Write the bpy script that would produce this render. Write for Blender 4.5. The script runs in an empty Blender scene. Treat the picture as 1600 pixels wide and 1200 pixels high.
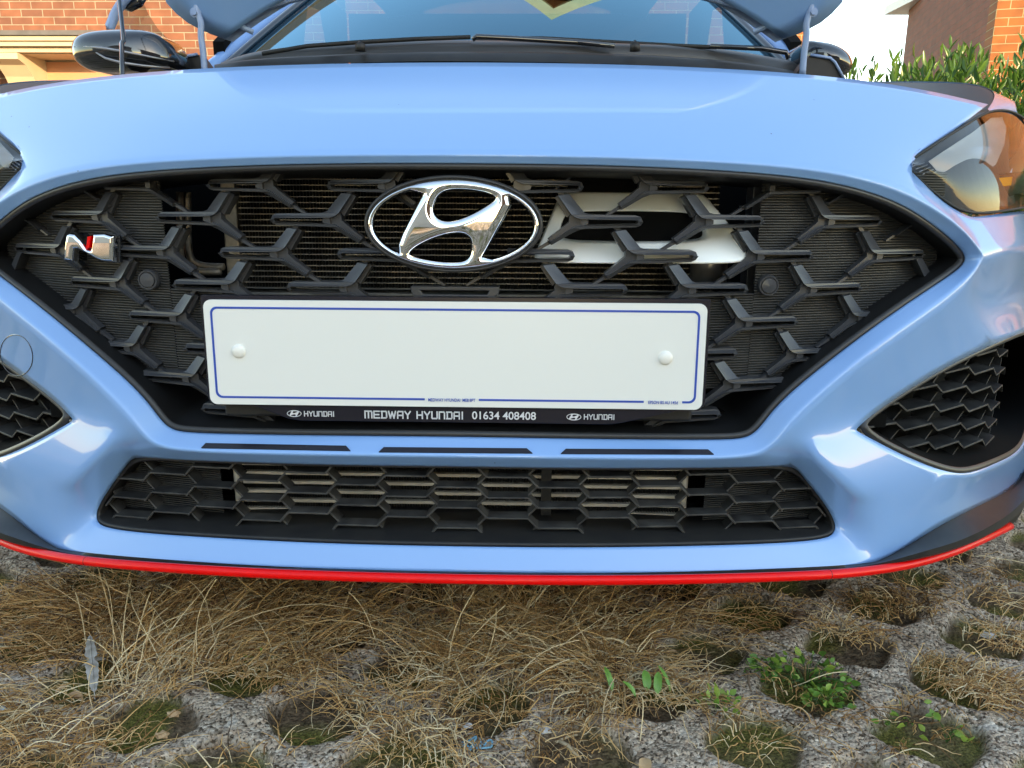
import bpy, bmesh, math, random
import numpy as np
from mathutils import Vector, Matrix
from mathutils.bvhtree import BVHTree
from mathutils.geometry import tessellate_polygon
random.seed(7); rng = np.random.default_rng(7)
scene = bpy.context.scene; COL = scene.collection

# ------------------------------------------------------------ camera, sky, sun
F_PX = 1215.6
CAM = np.array([.0807, -.792, .584]); PITCH, YAW, ROLL = (math.radians(a) for a in (13.74, 1.435, .3))
fw = np.array([-math.sin(YAW)*math.cos(PITCH), math.cos(YAW)*math.cos(PITCH), -math.sin(PITCH)])
rt0 = np.array([math.cos(YAW), math.sin(YAW), 0.]); up0 = np.cross(rt0, fw)
rt = rt0*math.cos(ROLL)+up0*math.sin(ROLL); up = up0*math.cos(ROLL)-rt0*math.sin(ROLL)
cd = bpy.data.cameras.new('camera'); cam = bpy.data.objects.new('camera', cd); COL.objects.link(cam)
cd.sensor_width = 36; cd.lens = 36*F_PX/1600; cd.clip_start = .02; cd.clip_end = 500
M = Matrix.Identity(4)
for i in range(3):
    M[i][0], M[i][1], M[i][2], M[i][3] = rt[i], up[i], -fw[i], CAM[i]
cam.matrix_world = M; scene.camera = cam

SUN_EL, SUN_AZ = math.radians(14), math.radians(152)      # azimuth from +Y clockwise: behind the camera, to its right
w = bpy.data.worlds.new('World'); scene.world = w; w.use_nodes = True
nt = w.node_tree; sky = nt.nodes.new('ShaderNodeTexSky'); sky.sky_type = 'NISHITA'; sky.sun_disc = False
sky.sun_elevation = SUN_EL; sky.sun_rotation = SUN_AZ; sky.air_density = 1.0; sky.dust_density = .25; sky.ozone_density = 2.2
bg = nt.nodes['Background']; nt.links.new(sky.outputs[0], bg.inputs[0]); bg.inputs[1].default_value = .15
sl = bpy.data.lights.new('sun', 'SUN'); so = bpy.data.objects.new('sun', sl); COL.objects.link(so)
sl.energy = 2.0; sl.angle = math.radians(.5); sl.color = (1, .80, .58)
sd = Vector((math.sin(SUN_AZ)*math.cos(SUN_EL), math.cos(SUN_AZ)*math.cos(SUN_EL), math.sin(SUN_EL)))
so.rotation_euler = sd.to_track_quat('Z', 'Y').to_euler()
vs = scene.view_settings; vs.view_transform = 'Standard'; vs.look = 'None'; vs.gamma = 1; vs.use_curve_mapping = False
vs.exposure = 2.6
vs.use_white_balance = True; vs.white_balance_temperature = 9600; vs.white_balance_tint = 12

# ------------------------------------------------------------ helpers
def ray(px, py): return fw+rt*(px-800)/F_PX+up*(600-py)/F_PX
def at_y(px, py, Y):
    d = ray(px, py); return Vector(CAM+d*(Y-CAM[1])/d[1])
def at_z(px, py, Z=0.):
    d = ray(px, py); return Vector(CAM+d*(Z-CAM[2])/d[2])
def bulge(x): x = abs(x); return .25*x*x+.35*x**4                 # plan curvature of the nose
def T(px, py, Y0):                                                # a traced point laid on the curved front of the car
    y = Y0
    for _ in range(60):
        p = at_y(px, py, y); y += .6*(Y0+bulge(p.x)-y)
    return at_y(px, py, y)
def project(p):
    v = np.array(p)-CAM; d = v@fw; return 800+F_PX*(v@rt)/d, 600-F_PX*(v@up)/d

def mat(name, col, rough=.5, metal=0., coat=0., ior=1.45, spec=.5, noise=None, bump=None, emis=None):
    m = bpy.data.materials.new(name); m.use_nodes = True; n = m.node_tree.nodes; l = m.node_tree.links
    b = n['Principled BSDF']; b.inputs['Base Color'].default_value = (*col, 1); b.inputs['Roughness'].default_value = rough
    b.inputs['Metallic'].default_value = metal; b.inputs['IOR'].default_value = ior
    b.inputs['Coat Weight'].default_value = coat; b.inputs['Coat Roughness'].default_value = .02
    b.inputs['Specular IOR Level'].default_value = spec
    if noise:                                                     # (scale, dark colour, amount)
        tc = n.new('ShaderNodeTexCoord'); t = n.new('ShaderNodeTexNoise'); t.inputs['Scale'].default_value = noise[0]; t.inputs['Detail'].default_value = 6
        l.new(tc.outputs['Object'], t.inputs['Vector'])
        r = n.new('ShaderNodeValToRGB'); r.color_ramp.elements[0].position = .35; r.color_ramp.elements[1].position = .65
        r.color_ramp.elements[0].color = (*noise[1], 1); r.color_ramp.elements[1].color = (*col, 1)
        l.new(t.outputs['Fac'], r.inputs['Fac']); l.new(r.outputs['Color'], b.inputs['Base Color'])
    if bump:
        tc = n.new('ShaderNodeTexCoord'); t = n.new('ShaderNodeTexNoise'); t.inputs['Scale'].default_value = bump[0]; t.inputs['Detail'].default_value = 4
        l.new(tc.outputs['Object'], t.inputs['Vector'])
        bp = n.new('ShaderNodeBump'); bp.inputs['Strength'].default_value = bump[1]; bp.inputs['Distance'].default_value = bump[2]
        l.new(t.outputs['Fac'], bp.inputs['Height']); l.new(bp.outputs['Normal'], b.inputs['Normal'])
    return m
MT = dict(
    paint=mat('light_blue_paint', (.185, .39, .71), .34, 0, 1., bump=(35, .012, .004), noise=(2.5, (.18, .38, .695))),
    innerpaint=mat('matt_blue_paint', (.20, .30, .48), .45, 0, .3, bump=(9, .3, .02)),
    black=mat('black_plastic', (.013, .013, .014), .5, noise=(30, (.02, .019, .018)), bump=(900, .08, .0005)),
    satin=mat('satin_black_plastic', (.046, .048, .053), .30, noise=(40, (.056, .057, .061))),
    rim=mat('grey_black_rim', (.035, .034, .034), .38, bump=(700, .1, .0005)),
    housing=mat('housing_black', (.009, .009, .0095), .5),
    splitter=mat('splitter_black', (.016, .016, .017), .4, 0, 0, spec=.4, noise=(35, (.024, .023, .022))),
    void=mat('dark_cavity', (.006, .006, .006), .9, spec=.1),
    shutter=mat('shutter_plastic', (.058, .058, .058), .42, noise=(60, (.075, .075, .073))),
    dusty=mat('dusty_black_plastic', (.022, .022, .023), .42, noise=(45, (.062, .06, .056)), bump=(500, .1, .0005)),
    chrome=mat('chrome', (.86, .86, .87), .035, 1.),
    alu=mat('aluminium', (.32, .30, .27), .45, .6, noise=(80, (.22, .20, .17))),
    alu2=mat('tan_aluminium', (.62, .57, .49), .5, .1, noise=(60, (.50, .46, .39))),
    fin=mat('radiator_fins', (.028, .027, .025), .6, .2),
    red=mat('red_trim', (.92, .003, .004), .35, 0, .15, spec=.3),
    plate=mat('plate_white', (.78, .78, .74), .28, 0, .25, bump=(3, .02, .01)),
    capm=mat('white_cap', (.82, .80, .74), .3, 0, .3),
    blue=mat('plate_blue', (.008, .07, .40), .4),
    silver=mat('silver_print', (.62, .62, .64), .45),
    holder=mat('holder_black', (.012, .011, .018), .22),
    white=mat('white_duct', (.95, .97, .93), .3, 0, .2),
    grey=mat('grey_metal', (.30, .30, .32), .35, .6),
    gloss=mat('gloss_black', (.012, .014, .018), .08, 0, 1.),
    hl_white=mat('lamp_white', (.75,.78,.80), .2, .3, .5),
    amber=mat('amber', (.9,.35,.02), .2),
    rubber=mat('rubber', (.012, .012, .012), .6),
)
def specks(m, scale, size, col):
    n = m.node_tree.nodes; l = m.node_tree.links; b = n['Principled BSDF']; src = b.inputs['Base Color'].links[0].from_socket
    tc = n.new('ShaderNodeTexCoord'); v = n.new('ShaderNodeTexVoronoi'); v.inputs['Scale'].default_value = scale; l.new(tc.outputs['Object'], v.inputs['Vector'])
    lt = n.new('ShaderNodeMath'); lt.operation = 'LESS_THAN'; lt.inputs[1].default_value = size; l.new(v.outputs['Distance'], lt.inputs[0])
    mx = n.new('ShaderNodeMix'); mx.data_type = 'RGBA'; l.new(lt.outputs[0], mx.inputs[0]); l.new(src, mx.inputs[6]); mx.inputs[7].default_value = (*col, 1); l.new(mx.outputs[2], b.inputs['Base Color'])
specks(MT['paint'], 22, .018, (.03, .035, .04)); specks(MT['plate'], 30, .02, (.2, .18, .15)) if MT['plate'].node_tree.nodes['Principled BSDF'].inputs['Base Color'].links else None
def glassmat(name, tint, ior, coat=(1, 1, 1)):
    m = bpy.data.materials.new(name); m.use_nodes = True; n = m.node_tree.nodes; l = m.node_tree.links; n.clear()
    o = n.new('ShaderNodeOutputMaterial'); mx = n.new('ShaderNodeMixShader'); t = n.new('ShaderNodeBsdfTransparent'); g = n.new('ShaderNodeBsdfGlossy')
    fr = n.new('ShaderNodeFresnel'); fr.inputs['IOR'].default_value = ior; t.inputs['Color'].default_value = (*tint, 1); g.inputs['Roughness'].default_value = .01; g.inputs['Color'].default_value = (*coat, 1)
    l.new(fr.outputs[0], mx.inputs[0]); l.new(t.outputs[0], mx.inputs[1]); l.new(g.outputs[0], mx.inputs[2]); l.new(mx.outputs[0], o.inputs[0]); return m
MT['lens'] = glassmat('clear_lens', (.93, .95, .95), 1.36)
MT['glass'] = glassmat('window_glass', (.16, .20, .20), 1.9, (.36, .78, 1))  # reflection tinted blue so the mirrored sky looks deeper
MT['sideglass'] = glassmat('side_glass', (.5, .55, .55), 1.6)

def link(o, parent=None, **props):
    COL.objects.link(o)
    if parent is not None:
        o.parent = parent; o.matrix_parent_inverse = Matrix.Translation(-(PW.get(parent.name, Vector())))
    PW[o.name] = Vector()
    for k, v in props.items(): o[k] = v
    return o
PW = {}
def empty(name, loc, **props):
    o = bpy.data.objects.new(name, None); o.location = loc; o.empty_display_size = .1; COL.objects.link(o)
    PW[o.name] = Vector(loc)
    for k, v in props.items(): o[k] = v
    return o
def mesh(name, verts, faces, m, parent=None, smooth=False, recalc=True, bevel=None, **props):
    me = bpy.data.meshes.new(name); me.from_pydata([tuple(v) for v in verts], [], [tuple(f) for f in faces]); me.validate()
    if recalc:
        bm = bmesh.new(); bm.from_mesh(me); bmesh.ops.recalc_face_normals(bm, faces=bm.faces); bm.to_mesh(me); bm.free()
    if not isinstance(m, (list, tuple)): m = [m]
    for mm in m: me.materials.append(MT[mm] if isinstance(mm, str) else mm)
    if smooth: me.shade_smooth()
    o = bpy.data.objects.new(name, me); link(o, parent, **props)
    if bevel:
        b = o.modifiers.new('bevel', 'BEVEL'); b.width = bevel; b.segments = 2; b.limit_method = 'ANGLE'; b.angle_limit = math.radians(35); b.harden_normals = True
        me.shade_smooth()
    return o
class MB:
    def __init__(s): s.v = []; s.f = []
    def add(s, v, f):
        n = len(s.v); s.v += [Vector(a) for a in v]; s.f += [tuple(i+n for i in q) for q in f]
    def box(s, a, b):
        x0, y0, z0 = a; x1, y1, z1 = b
        s.add([(x0,y0,z0),(x1,y0,z0),(x1,y1,z0),(x0,y1,z0),(x0,y0,z1),(x1,y0,z1),(x1,y1,z1),(x0,y1,z1)],
              [(0,3,2,1),(4,5,6,7),(0,1,5,4),(1,2,6,5),(2,3,7,6),(3,0,4,7)])
    def tube(s, pts, r, n=8, closed=False, sx=1., ref=None, cap=True):
        pts = [Vector(p) for p in pts]; N = len(pts); base = len(s.v); rr = r if isinstance(r, (list, tuple)) else [r]*N
        for i, p in enumerate(pts):
            a = pts[(i-1) % N] if (closed or i > 0) else p; b = pts[(i+1) % N] if (closed or i < N-1) else p
            t = (b-a).normalized(); rf = Vector(ref) if ref else (Vector((0,0,1)) if abs(t.z) < .9 else Vector((1,0,0)))
            u = t.cross(rf).normalized(); v = u.cross(t).normalized()
            for k in range(n):
                c = 2*math.pi*k/n; s.v.append(p+u*math.cos(c)*rr[i]*sx+v*math.sin(c)*rr[i])
        for i in range(N if closed else N-1):
            for k in range(n):
                j = (i+1) % N; s.f.append((base+i*n+k, base+i*n+(k+1) % n, base+j*n+(k+1) % n, base+j*n+k))
        if cap and not closed:
            s.f.append(tuple(base+k for k in range(n))); s.f.append(tuple(base+(N-1)*n+k for k in range(n)))
    def prism(s, poly, fn0, fn1, holes=()):                       # 2D polygon (with holes) between two surfaces
        loops = [list(poly)]+[list(h) for h in holes]
        tri = tessellate_polygon([[Vector((a, b, 0)) for a, b in L] for L in loops])
        flat = [p for L in loops for p in L]; n = len(flat); base = len(s.v)
        s.v += [Vector(fn0(*p)) for p in flat]+[Vector(fn1(*p)) for p in flat]
        for t in tri:
            s.f.append(tuple(base+i for i in t)); s.f.append(tuple(base+n+i for i in reversed(t)))
        k = 0
        for L in loops:
            for i in range(len(L)):
                a, b = k+i, k+(i+1) % len(L); s.f.append((base+a, base+b, base+n+b, base+n+a))
            k += len(L)
    def build(s, name, m, parent=None, **k): return mesh(name, s.v, s.f, m, parent, **k)
def mir(p): return Vector((-p.x, p.y, p.z))
def bspline(pts, n=6, closed=True):
    out = []; N = len(pts)
    if not closed: pts = [pts[0]*2-pts[1]]+list(pts)+[pts[-1]*2-pts[-2]]; rngN = range(1, N)
    else: rngN = range(N)
    for i in rngN:
        p = [pts[(i+k-1) % len(pts)] for k in range(4)]
        for j in range(n):
            t = j/n
            out.append(p[0]*((1-t)**3/6)+p[1]*((3*t**3-6*t**2+4)/6)+p[2]*((-3*t**3+3*t*t+3*t+1)/6)+p[3]*(t**3/6))
    if not closed: out.append(pts[-2].copy())
    return out

# ------------------------------------------------------------ the car
car = empty('car', (0, 1.9, 0), label='light blue hatchback seen close up from the front with its hood propped open', category='car')

A = [T(*p) for p in [(712,255,0),(900,257,0),(1050,262,0),(1200,271,0),(1300,284,0),(1370,303,0),(1418,324,0),(1458,351,0),(1492,379,0),(1512,402,0),
     (1500,420,0),(1450,452,0),(1375,503,0),(1300,560,0),(1240,608,0),(1203,645,0),(1178,682,0),(1145,687,0),(1050,687,0),(900,685.5,0),(712,682,0)]]
Bc = [T(*p) for p in [(712,241,-.006),(900,243,-.006),(1050,248,-.006),(1200,256,-.006),(1302,268,-.007),(1378,286,-.008),(1430,307,-.010),(1476,335,-.013),(1512,364,-.018),(1537,400,-.02),
     (1522,428,-.022),(1474,472,-.022),(1397,523,-.022),(1320,582,-.022),(1258,638,-.022),(1226,672,-.022),(1200,708,-.02),(1150,716,-.02),(1050,717,-.02),(900,716,-.02),(712,713,-.02)]]
for L in (A, Bc): L[0].x = L[-1].x = 0
V = {}
def pt(name, px, py, Y0): V[name] = T(px, py, Y0)
for i, p in enumerate(A): V[f'A{i}'] = p
for i, p in enumerate(Bc): V[f'B{i}'] = p
for n, a in dict(M0=(712,160,.07), M1=(900,160,.07), M2=(1050,163,.068), M3=(1190,172,.065), M4=(1310,186,.06), M5=(1410,205,.05), M6=(1478,214,.05),
    C0=(712,97,.175), C1=(900,99,.173), C2=(1050,103,.165), C3=(1200,111,.15), C4=(1315,121,.13), C5=(1435,137,.11), C6=(1544,163,.08),
    N=(1412,252,.03), H1=(1446,290,.012), H2=(1480,322,.006), H3=(1518,341,.0), H4=(1600,328,.02),
    S0=(1548,400,-.02), S1=(1600,380,-.01), V0=(1508,478,.012), V1=(1585,450,.03),
    I0=(1336,672,-.008), I1=(1362,648,.0), I2=(1405,618,.0), I3=(1480,571,.0), I4=(1555,537,.005), I5=(1602,517,.015),
    E0=(1245,692,-.022), E1=(1300,738,-.026), E2=(1350,788,-.027), E3=(1376,832,-.025),
    J1=(1410,712,-.013), J2=(1478,739,-.018), J3=(1515,742,-.018), J4=(1562,722,-.006), J5=(1602,702,.01),
    F0=(1241,728,.012), F1=(1264,756,.012), F2=(1294,794,.010), F3=(1308,822,.005), F4=(1303,838,-.002), F5=(1270,845,-.008), F6=(1200,850,-.012), F7=(1050,854,-.014), F8=(900,856,-.015), F9=(712,854,-.015),
    G17=(1160,731,-.002), G18=(1050,732,-.002), G19=(900,732.5,-.002), G20=(712,729,-.002),
    L9=(712,893,-.03), L8=(900,896,-.03), L7=(1050,896,-.03), L6=(1200,893,-.028), L5=(1300,889,-.026), L4=(1345,884,-.024), L3=(1378,876,-.02),
    Q0=(1428,847,-.012), Q1=(1475,817,-.006), Q2=(1540,785,.0), Q3=(1602,756,.01)).items(): pt(n, *a)
for n in ('M0','C0','F9','G20','L9'): V[n].x = 0
for n, p in dict(H5=(.895,.52,.56), S2=(.915,.48,.49), V2=(.91,.50,.43), I6=(.905,.48,.375), J6=(.91,.47,.245), Q4=(.92,.46,.20)).items(): V[n] = Vector(p)
FC = '''A0 A1 B1 B0|A1 A2 B2 B1|A2 A3 B3 B2|A3 A4 B4 B3|A4 A5 B5 B4|A5 A6 B6 B5|A6 A7 B7 B6|A7 A8 B8 B7|A8 A9 B9 B8|A9 A10 B10 B9|A10 A11 B11 B10
A11 A12 B12 B11|A12 A13 B13 B12|A13 A14 B14 B13|A14 A15 B15 B14|A15 A16 B16 B15|A16 A17 B17 B16|A17 A18 B18 B17|A18 A19 B19 B18|A19 A20 B20 B19
B0 B1 M1 M0|B1 B2 M2 M1|B2 B3 M3 M2|B3 B4 M4 M3|B4 B5 M5 M4|B5 B6 N M6 M5|M0 M1 C1 C0|M1 M2 C2 C1|M2 M3 C3 C2|M3 M4 C4 C3|M4 M5 C5 C4|M5 M6 C6 C5
B6 B7 H1 N|B7 B8 H2 H1|B8 B9 S0 H3 H2|H3 S0 S1 H4|H4 S1 S2 H5|B9 B10 V0 S0|S0 V0 V1 S1|S1 V1 V2 S2|B10 B11 I4 V0|V0 I4 I5 V1|V1 I5 I6 V2
B11 B12 I3 I4|B12 B13 I2 I3|B13 B14 I1 I2|B14 B15 E0 I0 I1|B15 B16 F0 E0|B16 B17 G17 F0|B17 B18 G18 G17|B18 B19 G19 G18|B19 B20 G20 G19
F0 F1 E1 E0|F1 F2 E2 E1|F2 F3 E3 E2|F3 F4 L4 L3 E3|F4 F5 L5 L4|F5 F6 L6 L5|F6 F7 L7 L6|F7 F8 L8 L7|F8 F9 L9 L8
E0 I0 J1 E1|E1 J1 J2 E2|E2 J2 Q1 Q0 E3|E3 Q0 L3|J2 J3 Q2 Q1|J3 J4 Q3 Q2|J4 J5 Q3|J5 J6 Q4 Q3'''
faces = [q.split() for L in FC.split('\n') for q in L.split('|')]
names = list(V); idx = {n: i for i, n in enumerate(names)}; vv = [V[n] for n in names]; ff = [tuple(idx[n] for n in q) for q in faces]
mi = {}
for n in names:
    if abs(V[n].x) < 1e-6: mi[n] = idx[n]
    else: mi[n] = len(vv); vv.append(mir(V[n]))
ff += [tuple(reversed([mi[n] for n in q])) for q in faces]
def chain(s): L = s.split(); return list(zip(L, L[1:]))
CR = {}
def crease(s, val):
    for a, b in chain(s):
        CR[frozenset((idx[a], idx[b]))] = val; CR[frozenset((mi[a], mi[b]))] = val
crease('B0 B1 B2 B3 B4 B5 B6 B7 B8 B9 B10 B11 B12 B13 B14 B15 B16 B17 B18 B19 B20', .8)
crease('B9 S0 S1 S2', .75); crease('I0 E0', .8); crease('J1 I0', .3); crease('E0 E1 E2', .8); crease('E2 E3', .2); crease('N H1', .3)
crease('F4 L4', .0)
def bumper_mesh():
    me = bpy.data.meshes.new('bumper'); me.from_pydata([tuple(v) for v in vv], [], ff); me.validate()
    bm = bmesh.new(); bm.from_mesh(me); bmesh.ops.recalc_face_normals(bm, faces=bm.faces)
    bm.faces.ensure_lookup_table()
    if sum(f.normal.y*f.calc_area() for f in bm.faces) > 0: bmesh.ops.reverse_faces(bm, faces=bm.faces)
    cl = bm.edges.layers.float.new('crease_edge')
    for e in bm.edges: e[cl] = CR.get(frozenset((e.verts[0].index, e.verts[1].index)), 0)
    for v in bm.verts: pass
    vl = bm.verts.layers.float.new('crease_vert')
    bm.verts.ensure_lookup_table()
    for n in ('C6', 'I0', 'N', 'J3', 'F0', 'H3'):
        for k in (idx[n], mi[n]): bm.verts[k][vl] = {'C6': 1, 'I0': .6, 'N': .8, 'J3': .3, 'F0': .35, 'H3': .4}[n]
    bm.to_mesh(me); bm.free(); me.materials.append(MT['paint']); me.shade_smooth(); return me
bum = bpy.data.objects.new('bumper', bumper_mesh()); link(bum, car)
sb = bum.modifiers.new('sub', 'SUBSURF'); sb.levels = sb.render_levels = 3; sb.boundary_smooth = 'ALL'
dg = bpy.context.evaluated_depsgraph_get()
_ev = bum.evaluated_get(dg).to_mesh(); SURF = BVHTree.FromPolygons([v.co.copy() for v in _ev.vertices], [tuple(p.vertices) for p in _ev.polygons])
so2 = bum.modifiers.new('thick', 'SOLIDIFY'); so2.thickness = .004; so2.offset = -1; so2.use_rim = True
def on_surf(px, py, lift=.0):                                     # a traced point on the painted skin
    d = Vector(ray(px, py)).normalized(); hit = SURF.ray_cast(Vector(CAM), d)
    if hit[0] is None: return T(px, py, 0)
    n = hit[1] if hit[1].y < 0 else -hit[1]
    return hit[0]+n*lift

def full_loop(half): return list(half)+[mir(p) for p in reversed(half[1:-1])]
def loft(mb, loops, closed=True):
    n = len(loops[0]); base = len(mb.v)
    for L in loops: mb.v += [Vector(p) for p in L]
    for k in range(len(loops)-1):
        for i in range(n if closed else n-1):
            j = (i+1) % n; mb.f.append((base+k*n+i, base+k*n+j, base+(k+1)*n+j, base+(k+1)*n+i))
def toward(p, c, d):                                              # move p towards the middle of an opening in the XZ plane
    v = Vector((c[0]-p.x, 0, c[1]-p.z)); v.normalize(); return p+v*d
def inset_loop(L, d, dy):
    out = []; N = len(L)
    for i, p in enumerate(L):
        t = L[(i+1) % N]-L[i-1]; n = Vector((t.z, 0, -t.x)); n.normalize(); out.append(p+n*d+Vector((0, dy, 0)))
    return out
loopA = bspline(full_loop(A), 5)
sgn = 1 if inset_loop(loopA, .01, 0)[0].z < loopA[0].z else -1
def insA(d, dy): return inset_loop(loopA, d*sgn, dy)
mb = MB(); loft(mb, [insA(-.004, .004), insA(.0005, .0005), insA(.0012, -.0008), insA(.0048, .0), insA(.006, .003)])
mb.build('grille_surround', 'rim', car, smooth=True)
mb = MB(); loft(mb, [insA(.006, .003), insA(.0075, .02), insA(.010, .10), insA(.010, .16)])
mb.build('grille_housing', 'housing', car, smooth=True)

# blades of the main grille: an upper strip, a lower strip and a sunk web, mirrored for the left half
PXM = 1/1480.
def blade(parent, jx, jy, stem=98, arms=(1, 1), s=1., Y0=.022, side=1, rods=(1, 1)):
    o3 = T(jx, jy, Y0)
    k = s*PXM*1.03
    def fn(depth, tiltk=.35):
        def g(u, v):                                              # u outward, v up, in pixels of the traced picture
            x = o3.x+u*k; z = o3.z+v*k
            return (side*x, o3.y+bulge(x)-bulge(o3.x)+depth, z)
        return g
    mb = MB(); st = stem
    def strip(up_e, lo_e, d, tu, tl, th):                         # a strip whose face leans: upper edge set back tu, lower edge tl
        poly = up_e+lo_e; off = [tu]*len(up_e)+[tl]*len(lo_e); tri = tessellate_polygon([[Vector((a, b, 0)) for a, b in poly]]); n = len(poly); base = len(mb.v)
        mb.v += [Vector(fn(d+o)(*p)) for p, o in zip(poly, off)]+[Vector(fn(d+th)(*p)) for p in poly]
        for t in tri: mb.f.append(tuple(base+i for i in t)); mb.f.append(tuple(base+n+i for i in reversed(t)))
        for i in range(n): j = (i+1) % n; mb.f.append((base+i, base+j, base+n+j, base+n+i))
    if arms[0]: strip([(-31,39),(-16,39),(7,12.5),(14,10.2),(st-10,8.6),(st-3,6.2),(st,0)], [(st-7,0),(st-9,2.0),(9,2.8),(1,3.2),(-7,5.6),(-13,10),(-33,37)], 0, .0062, 0, .020)
    else: strip([(-5,10.4),(st-10,8.6),(st-3,6.2),(st,0)], [(st-7,0),(st-9,2.0),(4,2.8),(-5,3.2)], 0, .0055, 0, .018)
    if arms[1]: strip([(st,0),(st-7,0),(st-9,-3.4),(9,-5.6),(-4,-6.6),(-12,-10.6),(-43,-30),(-47,-28.5)], [(-47,-31.5),(-41,-35),(-9,-16.4),(2,-12),(10,-11),(st-10,-8.6),(st-3,-6)], .001, 0, .0040, .019)
    else: strip([(st,0),(st-7,0),(st-9,-3.4),(8,-5.6),(-5,-6)], [(-5,-10.8),(8,-10.8),(st-10,-8.4),(st-3,-6)], .001, 0, .004, .018)
    if arms[0] and arms[1]:
        mb.prism([(-13,10),(-7,5.6),(1,3.2),(9,2.8),(9,-5.6),(-4,-6.6),(-12,-10.6),(-43,-30),(-47,-26),(-27,-11),(-15,-1),(-15,5)], fn(.0065), fn(.019))
        mb.prism([(9,2.8),(2,3.2),(1,-6.4),(9,-5.6),(13,-4),(13,1.6)], fn(.003), fn(.019))
        mb.prism([(-13,10),(-33,37),(-37,34),(-18,5)], fn(.010), fn(.026))
    else: mb.prism([(-5,3.2),(4,3),(4,-6),(-5,-6)], fn(.003), fn(.018))
    if arms[1] and rods[1]:
        mb.prism([(-45,-29),(-42,-33),(-66,-46.5),(-69,-44)], fn(.006), fn(.014))
    if arms[0] and rods[0]:
        mb.prism([(-30,37),(-22,38),(-30,46),(-36,44)], fn(.008), fn(.02))
    o = mb.build('grille_blade', 'satin', parent, bevel=.0006)
    return o
grille = MB()
for sx in (1, -1):                                                # back frame behind the blades, at the outer ends only
    pass
grl = empty('grille', (0, .05, .45)); grl.parent = car; grl.matrix_parent_inverse = Matrix.Translation(-PW[car.name])
PWc = PW[grl.name]
BL = [(817,291,96,(1,1),.93),(1015,292,96,(1,1),.95),(1209,293,88,(0,1),.95),
      (906,346,95,(1,1),1),(1103,346,94,(1,1),1),(1295,346,98,(1,1),1),
      (798,400,96,(0,1),1),(994,401,96,(1,1),1),(1184,401,95,(1,1),1),(1371,400,98,(1,1),1),
      (882,454,97,(1,1),1),(1076,454,97,(1,1),1),(1267,453,94,(1,1),1),(1452,440,10,(1,0),1),
      (1165,506,90,(1,1),1),(1342,498,60,(1,1),1),(1062,556,96,(1,1),1),(1245,556,90,(1,1),1),(1146,603,96,(1,1),1),(1040,652,92,(1,1),1),
      (1330,292,20,(0,1),.8),(1430,345,10,(0,1),.7)]
for (jx, jy, st, ar, s) in BL:
    for side in (1, -1): blade(grl, jx, jy, st, ar, s, side=side)
# centre bar
def bar_fn(d): return lambda u, v: (u, .021+d, v)
zc = T(709, 456, .022).z; k = PXM
mb = MB(); mb.prism([(-69*k,zc+8*k),(69*k,zc+8*k),(68*k,zc-2*k),(62*k,zc-8*k),(-62*k,zc-8*k),(-68*k,zc-2*k)], bar_fn(0), bar_fn(.016), holes=[[(-54*k,zc+2*k),(53*k,zc+2*k),(50*k,zc-4*k),(-50*k,zc-4*k)]])
mb.build('centre_bar', 'satin', grl, bevel=.001)
# cavity behind the grille: back wall and shelf
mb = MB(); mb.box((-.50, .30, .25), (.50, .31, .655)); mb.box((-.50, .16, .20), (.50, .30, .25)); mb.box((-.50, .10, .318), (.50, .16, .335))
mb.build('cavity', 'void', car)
# ribbed shutters
def shutter(side, x0=.325, x1=.56, z0=.37, z1=.61):
    mb = MB(); n = int((z1-z0)/.0029); xs = np.linspace(x0, x1, 14); rows = []
    for i in range(n+1):
        z = z0+i*.0029
        for dz, dy in ((0, .0012), (.0012, -.0012), (.0021, -.0012), (.0023, .0022)): rows.append((z+dz, dy))
    base = 0
    for (z, dy) in rows: mb.v += [Vector((side*x, .041+bulge(x)+dy, z)) for x in xs]
    m = len(xs)
    for r in range(len(rows)-1):
        for i in range(m-1): mb.f.append((r*m+i, r*m+i+1, (r+1)*m+i+1, (r+1)*m+i))
    return mb.build('shutter', 'shutter', car)
shutter(1); shutter(-1)
for sd0 in (1, -1): shutter(sd0, .262, .3245, .372, .478)
for px, py in ((228, 438), (1203, 447)):
    c = at_y(px, py, .061); mb = MB(); prof = [(.0115,.025),(.0115,.006),(.0105,.003),(.0092,.003),(.0088,.0045),(.0082,.0045),(.0078,.002),(0.0001,.0008)]
    for r, y in prof: mb.v += [c+Vector((r*math.cos(a), y, r*math.sin(a))) for a in np.linspace(0, 2*math.pi, 32, endpoint=False)]
    for k2 in range(len(prof)-1):
        for i in range(32): mb.f.append((k2*32+i, k2*32+(i+1) % 32, k2*32+32+(i+1) % 32, k2*32+32+i))
    mb.build('parking_sensor', 'satin', car, smooth=False)
# radiator
rad = MB(); fin = MB(); x0, x1 = -.272, .30; z = .47
while z < .655:
    rad.box((x0, .155, z), (x1, .185, z+.0011)); n = 300; xs = np.linspace(x0, x1, n); b = len(fin.v)
    for i, x in enumerate(xs):
        o_ = .0 if i % 2 else .007
        fin.v += [Vector((x, .158+(0 if i % 2 else .004), z+.0013)), Vector((x, .158+(0 if i % 2 else .004), z+.0066))]
    for i in range(n-1): fin.f.append((b+2*i, b+2*i+2, b+2*i+3, b+2*i+1))
    z += .0068
r_ = rad.build('radiator', 'alu', car); fin.build('fins', 'fin', r_, recalc=False)
mb = MB(); mb.box((-.29, .148, .455), (-.272, .19, .66)); mb.box((-.29, .15, .452), (.31, .20, .466)); mb.build('radiator_frame', 'alu', r_, bevel=.002)
mb = MB(); mb.box((-.31, .075, .428), (.31, .15, .447)); mb.box((-.255, .02, .345), (.255, .075, .436)); mb.build('crossbar', 'black', car, bevel=.004)
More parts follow.
